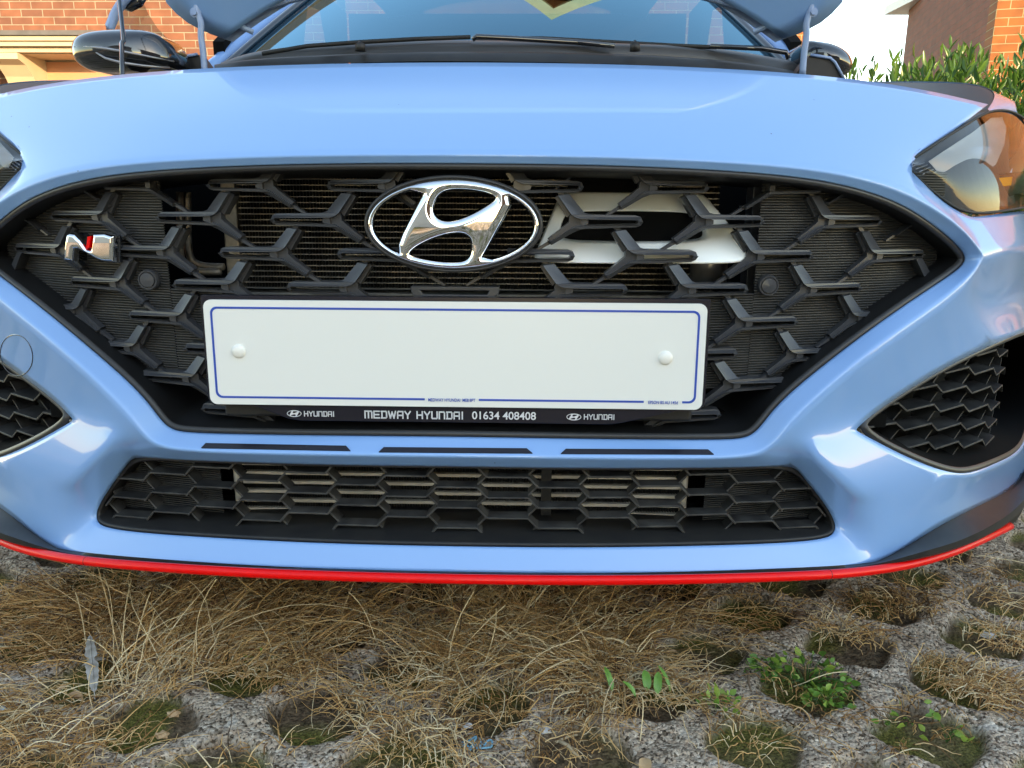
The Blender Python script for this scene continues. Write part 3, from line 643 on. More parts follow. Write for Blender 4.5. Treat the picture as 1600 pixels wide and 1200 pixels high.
# ------------------------------------------------------------ headlights, fenders
UPL = [(1414,255,.028),(1446,234,.035),(1480,212,.045),(1512,193,.06),(1544,172,.085)]
for side in (1, -1):
    X = lambda p: Vector((p.x*side, p.y, p.z))
    upL = [T(*p) for p in UPL]+[at_y(1580,171,.335), at_y(1606,190,.38), Vector((.868,.50,.68)), Vector((.90,.70,.66))]
    lwL = [T(*p) for p in [(1416,262,.026),(1450,294,.014),(1482,320,.008),(1519,338,.004),(1600,324,.02)]]+[Vector((.80,.365,.572)), Vector((.875,.49,.58)), Vector((.90,.60,.59)), Vector((.905,.70,.60))]
    def patch(fu, fl, n=10, puff=.012, dy=0.):
        a, b = bspline(fu, 5, False), bspline(fl, 5, False); rows = []
        for k2 in range(n+1):
            t = k2/n; rows.append([X(p.lerp(q, t))+Vector((side*puff*.5, -puff, 0))*math.sin(math.pi*t)+Vector((-side*dy*.3, dy, 0)) for p, q in zip(a, b)])
        return rows
    hd = MB(); loft(hd, patch(upL, lwL, 8, .0, .035), closed=False); 
    a, b = patch(upL, lwL, 8, 0, 0), patch(upL, lwL, 8, 0, .035)
    loft(hd, [a[0], b[0]], closed=False); loft(hd, [a[-1], b[-1]], closed=False)
    hlt = hd.build('headlight', 'rim', car, smooth=False)
    mb = MB(); loft(mb, patch(upL, lwL, 10, .012), closed=False); mb.build('lens', 'lens', hlt, smooth=True)
    mb = MB(); edge = [X(p)+Vector((0,-.001,0)) for p in bspline([lwL[7],lwL[6],lwL[5],lwL[4],lwL[3],lwL[2],lwL[1],lwL[0],upL[0],upL[1],upL[2],upL[3],upL[4],upL[5],upL[6]], 5, False)]; mb.tube(edge, .0016, 6); mb.build('lens_seal', 'rubber', hlt, smooth=True)
    # bright wing, clear ribbed corner, amber patch
    lr = [[p for p in r] for r in patch(upL, lwL, 10, .012)]; lr = [[Vector((p.x*side, p.y, p.z)) for p in r] for r in lr]; m_ = len(lr[0])
    LB = BVHTree.FromPolygons([p for r in lr for p in r], [(j*m_+i, j*m_+i+1, (j+1)*m_+i+1, (j+1)*m_+i) for j in range(10) for i in range(m_-1)])
    def hp(px, py, dy):
        h = LB.ray_cast(Vector(CAM), Vector(ray(px, py)).normalized())[0]
        return X(at_y(px, py, (h.y if h is not None else T(px, py, .0).y+.03)+dy))
    def hq(px, py, dy): return X(at_y(px, py, .152+(px-1450)*.00165+dy))
    def flat(name, poly, m, d0=.03, th=.008, bev=.002):
        mb = MB(); mb.prism(poly, lambda u, v: hq(u, v, d0-.02), lambda u, v: hq(u, v, d0+th-.02)); return mb.build(name, m, hlt, bevel=bev)
    flat('reflector', [(1450,252),(1480,232),(1520,206),(1548,184),(1566,182),(1572,200),(1570,225),(1556,258),(1540,268),(1490,272),(1464,268)], 'hl_white', .022, .006)
    flat('light_strip', [(1438,250),(1480,222),(1530,190),(1545,184),(1546,189),(1500,218),(1452,252),(1446,256)], 'hl_white', .014, .004) if False else None
    mb = MB()
    for i in range(16):
        t = i/15; a_ = (1426+t*78, 260+t*62); b_ = (1444+t*70, 254+t*54)
        mb.tube([hq(*a_, -.006), hq(*b_, -.004)], .0007, 5)
    mb.build('ribbed_corner', 'grey', hlt, smooth=True)
    flat('amber_patch', [(1560,278),(1582,276),(1580,290),(1558,292)], 'amber', .02, .006, .003)
    flat('lamp_bezel', [(1500,282),(1560,272),(1600,268),(1600,300),(1545,318),(1520,322)], 'gloss', .03, .006, .003)
    # fender: crown over the wheel and black inner shelf, widened to paint in dark reflections
    arc = [at_y(1543,171,.27), at_y(1557,152,.36), at_y(1551,136,.50), at_y(1500,127,.72), at_y(1400,127,1.0), at_y(1345,128,1.2)]
    mid = [at_y(1545,171.5,.27), at_y(1571,157,.36), at_y(1603,158,.47), Vector((.868,.72,.735)), Vector((.885,1.0,.76)), Vector((.89,1.2,.77))]
    out_ = [at_y(1546,173,.265), at_y(1580,171,.335), at_y(1606,190,.38), Vector((.90,.70,.66)), Vector((.906,1.0,.66)), Vector((.91,1.2,.66))]
    low_ = [at_y(1546,174,.28), at_y(1580,173,.35), Vector((.868,.51,.675)), Vector((.905,.72,.58)), Vector((.915,1.0,.5)), Vector((.92,1.2,.5))]
    mb = MB(); loft(mb, [bspline([X(p) for p in L], 6, False) for L in (arc, mid, out_, low_)], closed=False)
    loft(mb, [bspline([X(Vector(p)) for p in L], 5, False) for L in ([(.906,.82,.70),(.912,1.2,.68),(.92,1.6,.70),(.92,2.0,.72)], [(.925,.82,.45),(.93,1.2,.5),(.93,1.6,.45),(.93,2.0,.42)])], closed=False)
    mb.build('fender', 'paint', car, smooth=True)
    inn = [at_y(1541,172,.28), at_y(1520,170,.33), at_y(1480,160,.42), at_y(1440,150,.60), at_y(1380,150,.85), at_y(1330,150,1.1)]
    mdl = [at_y(1542,171,.275), at_y(1548,152,.36), at_y(1536,138,.48), at_y(1488,130,.68), at_y(1398,129,.95), at_y(1344,130,1.18)]
    mb = MB(); loft(mb, [bspline([X(p) for p in L], 6, False) for L in ([p+Vector((0,0,-.002)) for p in arc], mdl, inn)], closed=False)
    mb.build('fender_shelf_reflection', 'black', car, smooth=True)

# ------------------------------------------------------------ hood, windscreen, cowl, wipers, pillars
TH = math.radians(56); HY, HZ = 1.24, None
HZ = at_y(1246, 64, 1.24).z
def hoodp(x, s_, off=0.):
    camber = .055*(1-(x/.82)**2)+off
    return Vector((x, HY-s_*math.cos(TH)+camber*0-camber*math.sin(TH)*-1*.0-off*math.sin(TH)*1.0, HZ+s_*math.sin(TH)-off*math.cos(TH)*-1*1.0+.02*(1-(x/.82)**2)))
def hood_edges(t):                                                # half width and rear line of the panel along its length
    return np.interp(t, [0,.03,.08,.2,.5,.8,.95,1.0], [.675,.745,.79,.80,.78,.72,.62,.55])
mb = MB(); ny, nx = 26, 33; rows = []
for j in range(ny):
    t = (j/(ny-1))**1.5; r = []
    for i in range(nx):
        u = -1+2*i/(nx-1); w_ = hood_edges(t); x = u*w_; rear = .20*(1-u*u)*(1-t)**2; r.append(hoodp(x, t*1.0+rear))
    rows.append(r)
loft(mb, rows, closed=False)
hood = mb.build('hood', 'paint', car, smooth=True); sd_ = hood.modifiers.new('t', 'SOLIDIFY'); sd_.thickness = .004
def inner(r, k2): return [p+Vector((0, .018+.006*math.sin(p.x*34)*math.sin(k2*1.1), -.006)) for p in r]
mb = MB(); rr = [[Vector((p.x*.985, p.y, p.z)) for p in r] for r in rows]; loft(mb, [inner(r, k2) for k2, r in enumerate(rr)], closed=False)
mb.build('hood_liner', 'innerpaint', hood, smooth=True)
for side in (1, -1):
    mb = MB(); mb.tube([hoodp(side*float(hood_edges(t))*.90, t+.02)+Vector((0, .014, -.006)) for t in np.linspace(.0, .5, 14)], .007, 6); mb.build('hood_rib', 'innerpaint', hood, smooth=True)
    mb = MB(); mb.tube([hoodp(side*(.70-.55*t), .05+.12*t)+Vector((0, .012, -.006)) for t in np.linspace(.0, 1, 14)], .010, 6); mb.build('hood_rib', 'innerpaint', hood, smooth=True)
    base = [(1254,118),(1256,80),(1262,52),(1258,38),(1266,20),(1269,-4)]
    pts = [at_y(a, b, 1.20) for a, b in base]; pts = [Vector((p.x*side, p.y, p.z)) for p in pts]
    mb = MB(); mb.tube(bspline(pts, 4, False), [.0105]*21, 6, sx=.75, ref=(0,1,0)); hg = mb.build('hinge', 'innerpaint', hood, smooth=True)
    c = at_y(1272, 18, 1.185); c.x *= side; mb = MB(); mb.tube([c, c+Vector((0,.012,0))], .0075, 6); mb.tube([c+Vector((0,.006,0)), c+Vector((0,.014,0))], .011, 16); mb.build('bolt', 'innerpaint', hg)
mb = MB(); p0 = at_y(192, 135, .42); p1 = at_y(186, 0, .62); p2 = p1+(p1-p0)*1.6
pk = at_y(191, 62, .53)
mb.tube([p0, at_y(190, 68, .52), at_y(193, 64, .525), at_y(192, 52, .54), p1, p2], .0036, 8); mb.build('prop_rod', 'gloss', car, smooth=True)
# windscreen
def ws(u, t):                                                     # u -1..1 across, t 0 base..1 top
    x = u*(.752-.19*t); return Vector((x, 1.12+.25*u*u*(1-.55*t)+.92*t, .885+.49*t-.03*t*t))
mb = MB(); loft(mb, [[ws(-1+2*i/24, j/12) for i in range(25)] for j in range(13)], closed=False); wsc = mb.build('windscreen', 'glass', car, smooth=True)
mb = MB(); loft(mb, [[Vector((-.62+1.24*i/8, 1.45+.3*j/3, .86+.02*math.sin(j))) for i in range(9)] for j in range(4)], closed=False)
mb.build('dashboard', 'black', car, smooth=True)
mb = MB(); mb.box((-.74, 2.9, .3), (.74, 2.95, 1.35)); mb.box((-.76, 1.4, .25), (.76, 2.95, .35)); cbn = mb.build('cabin', 'void', car)
for sx_ in (-1, 1):
    mb = MB(); mb.prism([(1.45,.3),(2.95,.3),(2.95,1.36),(2.2,1.36),(1.45,.98)], lambda u, v: (sx_*.76, u, v), lambda u, v: (sx_*.79, u, v), holes=[[(2.2,1.05),(2.75,1.05),(2.6,1.30),(2.32,1.27)]]); mb.build('cabin_side', 'void', cbn)
mb = MB(); loft(mb, [[Vector((u*.57, y, z-.05*u*u)) for u in np.linspace(-1, 1, 9)] for y, z in ((2.03,1.325),(2.3,1.40),(2.8,1.42),(3.5,1.36))], closed=False); rf = mb.build('roof', 'paint', car, smooth=True); rf.modifiers.new('t', 'SOLIDIFY').thickness = .03
for side in (1, -1):
    pts = [ws(side*1.02, t)+Vector((side*.018, .012, .004)) for t in np.linspace(-.03, 1.02, 12)]
    mb = MB(); mb.tube(pts, .026, 10, sx=.9); ap = mb.build('a_pillar', 'paint', car, smooth=True)
    mb = MB(); mb.tube([ws(side*1.0, t)+Vector((side*-.004, -.006, .004)) for t in np.linspace(-.03, 1.02, 12)], .012, 8); mb.build('pillar_seal', 'gloss', ap, smooth=True)
    mb = MB(); loft(mb, [[Vector((side*.93, y, z)) for y, z in ((2.0,.42),(2.0,.9))], [Vector((side*.93, y, z)) for y, z in ((4.1,.42),(4.1,.95))]], closed=False); mb.build('body_side', 'paint', car)
mb = MB(); mb.box((-.60, .22, .178), (.60, .6, .20)); mb.box((-.80, .601, .175), (.80, 4.1, .20)); mb.build('underbody', 'void', car)  # unseen slabs, added to shade the ground beneath the car
# cowl in two steps, with nozzles
cow = []
for pts, Y in (([(335,112),(400,104),(600,96),(715,95),(1000,99),(1180,112),(1250,122)], 1.0), ([(335,103),(400,92),(600,84.5),(715,83),(1000,86),(1180,101),(1250,116)], 1.02), ([(335,101),(400,90),(600,82),(715,80),(1000,83),(1180,98),(1250,113)], 1.06)):
    cow.append(bspline([at_y(a, b, Y+.22*((a-780)/450)**2) for a, b in pts], 5, False))
mb = MB(); loft(mb, cow, closed=False); cw = mb.build('cowl', 'black', car, smooth=True)
c2 = []
for pts, Y in (([(335,103),(400,92),(600,83),(715,81),(1000,84),(1180,99),(1250,114)], 1.075), ([(345,100),(400,82),(560,74),(715,70),(1000,74),(1130,80),(1250,102)], 1.08), ([(345,98),(400,76),(560,65),(715,61),(1000,68),(1130,74),(1250,98)], 1.13)):
    c2.append(bspline([at_y(a, b, Y+.22*((a-780)/450)**2) for a, b in pts], 5, False))
mb = MB(); loft(mb, c2, closed=False); mb.build('cowl_cover', 'rim', cw, smooth=True)
for px in (563, 992):
    mb = MB(); mb.tube([at_y(px, 80, 1.075), at_y(px, 70, 1.075), at_y(px, 65, 1.085)], [.012, .011, .004], 10, sx=.9); mb.build('washer_nozzle', 'black', cw, smooth=True)
def wiper(pts_arm, pts_blade, Y):
    mb = MB(); mb.tube([at_y(a, b, Y) for a, b in pts_arm], .006, 6, sx=1.2); ww = mb.build('wiper', 'gloss', car, smooth=True)
    mb = MB(); mb.tube([at_y(a, b, Y+.02) for a, b in pts_blade], .005, 6); mb.build('wiper_blade', 'rubber', ww, smooth=True)
wiper([(738,62),(745,57),(800,60),(900,66),(960,72)], [(410,84),(480,72),(560,66),(650,61),(735,58)], 1.11)
wiper([(1232,92),(1228,82),(1190,76),(1110,72)], [(740,60),(850,60),(960,66),(1050,71),(1120,74)], 1.20)
# mirrors
MO = [(114,77),(117,62),(130,53),(155,47.5),(200,46),(238,48),(258,60),(268,80),(273,97),(262,108),(225,112),(170,114),(145,113),(125,102),(116,90)]
MO2 = [(1331,98),(1324,84),(1308,73),(1290,67),(1268,64),(1258,64),(1250,70),(1246,84),(1246,100),(1252,114),(1280,122),(1305,122),(1322,118),(1329,110)]
for outl, Y in ((MO, 1.10), (MO2, 1.32)):
    L = bspline([at_y(a, b, Y) for a, b in outl], 4); c = sum(L, Vector())/len(L)
    mb = MB(); loft(mb, [[p+Vector((0,.09,0)) for p in L]]+[[c+(p-c)*r+Vector((0,-.055*math.sqrt(max(0,1-r*r)),0)) for p in L] for r in (1,.985,.95,.88,.78,.62,.4,.2,.01)]); wm = mb.build('wing_mirror', 'gloss', car, smooth=True)
    if Y < 1.2:
        for line in ([(116,73),(135,73),(160,75),(190,80),(230,88),(272,96)], [(150,82),(165,91),(190,98),(225,103),(265,106)]):
            def onm(a, b):
                p = at_y(a, b, Y); q = p-c; k2 = min(.99, max(abs(q.x)/.115, abs(q.z)/.053)); 
                r = math.hypot(q.x/.125, q.z/.056); return at_y(a, b, Y-.055*math.sqrt(max(0, 1-min(r, 1)**2))-.003)
            mb = MB(); mb.tube([onm(a, b) for a, b in line], [.0015,.003,.0035,.003,.0025,.0015][:len(line)], 6); mb.build('mirror_trim', 'grey', wm, smooth=True)
for side in (1, -1):
    mb = MB(); tri_ = [(1240,120),(1266,86),(1296,91),(1304,98),(1318,124)]
    q = [at_y(a, b, 1.22) for a, b in tri_]; q = [Vector((p.x*side, p.y, p.z)) for p in q]; mb.v += q+[p+Vector((0,.05,0)) for p in q]; n = 5
    mb.f.append(tuple(range(n))); mb.f += [(i, (i+1) % n, n+(i+1) % n, n+i) for i in range(n)]; mb.f.append(tuple(range(2*n-1, n-1, -1))); sp = mb.build('sail_panel', 'black', car)
    mb = MB(); mb.tube([p+Vector((0,-.004,0)) for p in q[1:]], .0035, 8); mb.build('sail_edge', 'innerpaint', sp, smooth=True)
# open driver's door: frame and glass
mb = MB(); fp = [at_y(a, b, 1.25) for a, b in ((166,60),(172,42),(180,22),(192,2),(205,-12))]; mb.tube(fp, .012, 8); door = mb.build('door_frame', 'innerpaint', car, smooth=True)
mb = MB(); mb.tube([at_y(a, b, 1.27) for a, b in ((192,6),(204,10),(216,4),(222,-6))], .013, 8); mb.build('frame_seal', 'gloss', door, smooth=True)
mb = MB(); q = [at_y(a, b, 1.30) for a, b in ((178,56),(186,30),(200,6),(222,0),(232,22),(246,44),(262,60))]; mb.v += q; mb.f.append(tuple(range(len(q)))); mb.build('door_glass', 'sideglass', door)

# ------------------------------------------------------------ materials of the place
def brickmat(name, c1, c2, c3, mortar, sc_=1.):
    m = bpy.data.materials.new(name); m.use_nodes = True; n = m.node_tree.nodes; l = m.node_tree.links; b = n['Principled BSDF']; b.inputs['Roughness'].default_value = .85
    uv = n.new('ShaderNodeUVMap'); br = n.new('ShaderNodeTexBrick'); br.offset = .5; br.inputs['Scale'].default_value = 1
    br.inputs['Brick Width'].default_value = .235*sc_; br.inputs['Row Height'].default_value = .078*sc_; br.inputs['Mortar Size'].default_value = .006; br.inputs['Mortar Smooth'].default_value = .3; br.inputs['Bias'].default_value = -.1
    br.inputs['Color1'].default_value = (*c1, 1); br.inputs['Color2'].default_value = (*c2, 1); br.inputs['Mortar'].default_value = (*mortar, 1)
    l.new(uv.outputs[0], br.inputs['Vector']); t = n.new('ShaderNodeTexNoise'); t.inputs['Scale'].default_value = 6; t.inputs['Detail'].default_value = 8; l.new(uv.outputs[0], t.inputs['Vector'])
    mx = n.new('ShaderNodeMix'); mx.data_type = 'RGBA'; mx.blend_type = 'MULTIPLY'; mx.inputs[0].default_value = .5
    r = n.new('ShaderNodeValToRGB'); r.color_ramp.elements[0].color = (*c3, 1); r.color_ramp.elements[1].color = (1, 1, 1, 1); r.color_ramp.elements[0].position = .35; r.color_ramp.elements[1].position = .6
    l.new(t.outputs['Fac'], r.inputs['Fac']); l.new(br.outputs['Color'], mx.inputs[6]); l.new(r.outputs['Color'], mx.inputs[7]); l.new(mx.outputs[2], b.inputs['Base Color'])
    bp = n.new('ShaderNodeBump'); bp.inputs['Distance'].default_value = .008; bp.invert = True; l.new(br.outputs['Fac'], bp.inputs['Height']); l.new(bp.outputs[0], b.inputs['Normal']); return m
MT['brick'] = brickmat('red_brick', (.19, .075, .042), (.13, .055, .036), (.55, .5, .47), (.27, .23, .17))
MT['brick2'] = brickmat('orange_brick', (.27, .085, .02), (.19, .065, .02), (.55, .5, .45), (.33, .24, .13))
MT['brick2_shaded'] = brickmat('orange_brick_shaded', (.22, .06, .035), (.17, .05, .035), (.6, .55, .5), (.17, .085, .06))  # the right house's brick darkened and reddened, shade of its side wall in the colour
MT['render'] = mat('pale_render', (.46, .45, .42), .8, noise=(3, (.40, .39, .36)))  # pale wall made up to lighten the emblem's reflection and the light in front
MT['cream'] = mat('cream_paint', (.44, .37, .26), .5, noise=(5, (.40, .335, .235)))
MT['lead'] = mat('lead_flashing', (.10, .10, .10), .6, noise=(8, (.07, .07, .07)))
MT['tile'] = mat('roof_tile', (.12, .06, .04), .8, noise=(9, (.08, .045, .035)))
MT['door'] = mat('door_panel', (.45, .22, .13), .5)
MT['upvc'] = mat('white_frame', (.75, .74, .70), .4)
MT['pane'] = mat('dark_pane', (.02, .025, .03), .05, 0, 1.)
def wall(name, a, b, z0, z1, m, parent, thick=.25, top=None):
    """upright wall from a to b (plan points) with brick-scaled UVs; top = optional gable apex height"""
    a, b = Vector((*a, 0)), Vector((*b, 0)); L = (b-a).length; d = (b-a)/L; n = Vector((-d.y, d.x, 0))*thick
    prof = [(0, z0), (L, z0), (L, z1)]+([(L/2, top)] if top else [])+[(0, z1)]
    vs_ = [a+d*u+Vector((0, 0, z)) for u, z in prof]; k2 = len(prof); vs_ += [p+n for p in vs_]
    fs = [tuple(range(k2)), tuple(range(2*k2-1, k2-1, -1))]+[(i, (i+1) % k2, k2+(i+1) % k2, k2+i) for i in range(k2)]
    o = mesh(name, vs_, fs, m, parent); uvl = o.data.uv_layers.new(name='UVMap')
    for lp in o.data.loops:
        p = o.data.vertices[lp.vertex_index].co; uvl.data[lp.index].uv = ((Vector((p.x, p.y, 0))-a).dot(d)+.3*(Vector((p.x, p.y, 0))-a).dot(n.normalized()), p.z)
    return o
def box_part(name, a, b, m, parent, bevel=None):
    mb = MB(); mb.box(a, b); return mb.build(name, m, parent, bevel=bevel)
def window(parent, x0, x1, z0, z1, y):
    f = MB(); t = .06
    f.box((x0, y-.03, z0), (x1, y+.05, z0+t)); f.box((x0, y-.03, z1-t), (x1, y+.05, z1)); f.box((x0, y-.03, z0+t), (x0+t, y+.05, z1-t)); f.box((x1-t, y-.03, z0+t), (x1, y+.05, z1-t)); f.box(((x0+x1)/2-.03, y-.028, z0+t), ((x0+x1)/2+.03, y+.05, z1-t))
    w_ = f.build('window', 'upvc', parent); box_part('pane', (x0+t, y-.01, z0+t), (x1-t, y+.0, z1-t), 'pane', w_)

# house behind the car on the left, with door canopy
h1 = empty('brick_house', (-5, 8.2, 0), label='red brick house with a cream canopy over its door, behind the black door mirror', category='house')
wall('wall', (-13, 8.2), (-1.9, 8.2), 0, 5.2, 'brick', h1)
rfm = MB(); rfm.add([(-13.3,7.8,5.1),(-1.9,7.8,5.1),(-1.9,11.5,7.9),(-13.3,11.5,7.9),(-13.3,7.8,5.3),(-1.9,7.8,5.3),(-1.9,11.5,8.1),(-13.3,11.5,8.1)], [(0,3,2,1),(4,5,6,7),(0,1,5,4),(1,2,6,5),(2,3,7,6),(3,0,4,7)]); rfm.build('roof', 'tile', h1)
ca = at_y(0, 47, 7.5); cb = at_y(150, 80, 7.5); zt = ca.z; zb = at_y(60, 80, 7.5).z; xr = at_y(150, 60, 7.5).x; xl = -9.5
cnp = box_part('canopy', (xl, 7.5, zt-.045), (xr, 8.19, zt), 'lead', h1)
hh = (zt-.045-zb); 
for k2, (dy, f0, f1) in enumerate(((.03, 0, .30), (.06, .30, .55), (.04, .55, .62), (.10, .62, .95), (.16, .95, 1.0))):
    box_part('fascia', (xl+dy, 7.5+dy, zt-.045-hh*f1), (xr-dy, 8.19, zt-.047-hh*f0), 'cream', cnp)
mb = MB(); br_ = [(0,0),(.62,0),(.62,-.06),(.50,-.10),(.40,-.20),(.30,-.38),(.14,-.50),(.08,-.58),(0,-.60)]
bx = at_y(30, 85, 7.9).x; mb.v = [Vector((bx-.12, 8.2-u, zb+v)) for u, v in br_]+[Vector((bx+.18, 8.2-u, zb+v)) for u, v in br_]; n = len(br_)
mb.f = [tuple(range(n)), tuple(range(2*n-1, n-1, -1))]+[(i, (i+1) % n, n+(i+1) % n, n+i) for i in range(n)]; mb.build('canopy_bracket', 'cream', h1)
dx0 = at_y(52, 100, 8.1).x; box_part('door_surround', (dx0, 8.08, 0), (dx0+1.5, 8.2, zb), 'cream', h1); dz = at_y(60, 98, 8.1).z
box_part('door', (dx0+.1, 8.06, .05), (dx0+1.4, 8.079, dz), 'door', h1)
window(h1, -4.6, -3.2, 3.2, 4.4, 8.17); 
h1b = empty('gabled_house', (.5, 8, 0), label='tall brick house with a pointed gable straight behind the windscreen', category='house')
wall('wall', (-1.88, 7.9), (2.9, 7.9), 0, 4.4, 'brick2', h1b, top=6.45)
for s_ in (1, -1):
    xm = .51; e = Vector((xm+s_*2.75, 0, 4.05)); ap_ = Vector((xm, 0, 6.6)); mb = MB()
    vs_ = [Vector((p.x, y, p.z+dz_)) for dz_ in (0, .2) for (p, y) in ((e, 7.6), (ap_, 7.6), (ap_, 13), (e, 13))]
    mb.add(vs_, [(0,3,2,1),(4,5,6,7),(0,1,5,4),(1,2,6,5),(2,3,7,6),(3,0,4,7)]); mb.build('roof', 'tile', h1b)
    mb = MB(); vs_ = [Vector((p.x, y, p.z+dz_)) for dz_ in (-.12, .16) for (p, y) in ((e, 7.55), (ap_, 7.55), (ap_, 7.599), (e, 7.599))]
    mb.add(vs_, [(0,3,2,1),(4,5,6,7),(0,1,5,4),(1,2,6,5),(2,3,7,6),(3,0,4,7)]); mb.build('barge_board', 'cream', h1b)
window(h1b, -.2, 1.2, 2.9, 4.1, 7.87)
# house on the right
h2 = empty('brick_house', (6.5, 8, 0), label='orange sunlit brick house with a shaded side wall behind the laurel hedge', category='house')
p1 = at_y(1551, 60, 7.5); d_ = Vector((.95, 4.1, 0)).normalized(); e_ = Vector((d_.y, -d_.x, 0)); c0 = Vector((p1.x, 7.5, 0)); q1 = c0+d_*4.2; q2 = c0+e_*9
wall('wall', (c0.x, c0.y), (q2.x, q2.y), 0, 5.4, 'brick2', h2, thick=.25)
wall('side_wall', (q1.x+.003, q1.y), (c0.x+.003, c0.y+.01), 0, 5.4, 'brick2_shaded', h2, thick=.24)
mb = MB(); rp = [c0-d_*.35-e_*.35, q2-d_*.35, q2+d_*4.6, q1-e_*.35+d_*.35]; mb.add([Vector((p.x, p.y, 5.4+dz_)) for dz_ in (0, .25) for p in rp], [(0,3,2,1),(4,5,6,7),(0,1,5,4),(1,2,6,5),(2,3,7,6),(3,0,4,7)]); mb.build('roof', 'tile', h2)
cz = at_y(1411, 13, 11.0); mb = MB(); mb.box((cz.x+.12, 10.9, cz.z+.10), (cz.x+.5, 11.9, cz.z+.22)); mb.build('porch_fascia', 'upvc', h2)
# unseen houses behind the photographer: one shades the car, a pale one brightens reflections
h3 = empty('terrace_house', (6, -10, 0), label='brick house behind the photographer that shades the car', category='house')
wall('wall', (12.5, -9.0), (1.1, -9.0), 0, 4.0, 'brick', h3); mb = MB(); mb.add([(1,-8.7,3.9),(12.8,-8.7,3.9),(12.8,-12,5.0),(1,-12,5.0),(1,-8.7,4.1),(12.8,-8.7,4.1),(12.8,-12,5.2),(1,-12,5.2)], [(0,3,2,1),(4,5,6,7),(0,1,5,4),(1,2,6,5),(2,3,7,6),(3,0,4,7)]); mb.build('roof', 'tile', h3)
h4 = empty('terrace_house', (-6, -10, 0), label='unseen house behind the photographer, made pale to brighten reflections on the car', category='house')
wall('wall', (-.9, -9.5), (-13, -9.5), 0, 3.6, 'render', h4); mb = MB(); mb.add([(-13,-9.2,3.5),(-.8,-9.2,3.5),(-.8,-12.5,4.9),(-13,-12.5,4.9),(-13,-9.2,3.7),(-.8,-9.2,3.7),(-.8,-12.5,5.1),(-13,-12.5,5.1)], [(0,3,2,1),(4,5,6,7),(0,1,5,4),(1,2,6,5),(2,3,7,6),(3,0,4,7)]); mb.build('roof', 'tile', h4)

# ------------------------------------------------------------ hedge
def fastmesh(name, vs_, fs, m, parent=None, smooth=False, attr=None, **props):
    me = bpy.data.meshes.new(name); vs_ = np.asarray(vs_, np.float32).reshape(-1, 3); fs = np.asarray(fs, np.int32); k2 = fs.shape[1]
    me.vertices.add(len(vs_)); me.vertices.foreach_set('co', vs_.ravel()); me.loops.add(fs.size); me.loops.foreach_set('vertex_index', fs.ravel())
    me.polygons.add(len(fs)); me.polygons.foreach_set('loop_start', np.arange(0, fs.size, k2, dtype=np.int32)); me.polygons.foreach_set('loop_total', np.full(len(fs), k2, np.int32)); me.update(calc_edges=True)
    if attr is not None:
        for nm, a in attr.items():
            at = me.attributes.new(nm, 'FLOAT', 'POINT'); at.data.foreach_set('value', np.asarray(a, np.float32))
    me.materials.append(m if not isinstance(m, str) else MT[m]); 
    if smooth: me.shade_smooth()
    o = bpy.data.objects.new(name, me); return link(o, parent, **props)
def rampmat(name, attr, stops, rough=.6, trans=0., spec=.4, noise=None):
    m = bpy.data.materials.new(name); m.use_nodes = True; n = m.node_tree.nodes; l = m.node_tree.links; b = n['Principled BSDF']; b.inputs['Roughness'].default_value = rough; b.inputs['Specular IOR Level'].default_value = spec
    a = n.new('ShaderNodeAttribute'); a.attribute_name = attr; r = n.new('ShaderNodeValToRGB'); cr = r.color_ramp
    while len(cr.elements) < len(stops): cr.elements.new(.5)
    for e, (p, c) in zip(cr.elements, stops): e.position = p; e.color = (*c, 1)
    l.new(a.outputs['Fac'], r.inputs['Fac']); l.new(r.outputs['Color'], b.inputs['Base Color'])
    if trans:
        tr = n.new('ShaderNodeBsdfTranslucent'); mx = n.new('ShaderNodeMixShader'); mx.inputs[0].default_value = trans; l.new(r.outputs['Color'], tr.inputs[0]); l.new(b.outputs[0], mx.inputs[1]); l.new(tr.outputs[0], mx.inputs[2]); l.new(mx.outputs[0], n['Material Output'].inputs[0])
    return m
MT['laurel'] = rampmat('laurel_leaf', 'tone', [(0, (.014, .045, .012)), (.5, (.03, .09, .018)), (1, (.075, .17, .03))], .28, .35)
MT['straw'] = rampmat('dry_straw', 'tone', [(0, (.07, .035, .015)), (.35, (.46, .225, .075)), (.7, (.86, .54, .23)), (1, (.95, .79, .52))], .6, .25)
MT['weed'] = rampmat('weed_leaf', 'tone', [(0, (.05, .13, .02)), (.6, (.13, .30, .05)), (1, (.30, .42, .08))], .45, .3)
def leaf_set(centres, dirs, lens, wids, tones, fold=.25):
    vs_, fs, tn = [], [], []
    for c, d, L, w_, t in zip(centres, dirs, lens, wids, tones):
        d = d/np.linalg.norm(d); s_ = np.cross(d, rng.normal(size=3)); s_ /= np.linalg.norm(s_); nn = np.cross(s_, d); b = len(vs_)
        bend = nn*L*-.15
        vs_ += [c, c+d*L*.35+s_*w_*.45+nn*w_*fold, c+d*L*.35, c+d*L*.35-s_*w_*.45+nn*w_*fold, c+d*L*.7+s_*w_*.38+nn*w_*fold+bend*.5, c+d*L*.7+bend*.5, c+d*L*.7-s_*w_*.38+nn*w_*fold+bend*.5, c+d*L+bend]
        fs += [(b, b+1, b+2, b+2), (b, b+2, b+3, b+3), (b+1, b+4, b+5, b+2), (b+2, b+5, b+6, b+3), (b+4, b+7, b+5, b+5), (b+5, b+7, b+6, b+6)]; tn += [t]*8
    return vs_, fs, tn
def tri_clean(fs):
    out = []
    for f in fs:
        if f[2] == f[3]: out.append(f[:3])
        else: out += [(f[0], f[1], f[2]), (f[0], f[2], f[3])]
    return out
cs, ds, ls, ws_, ts = [], [], [], [], []
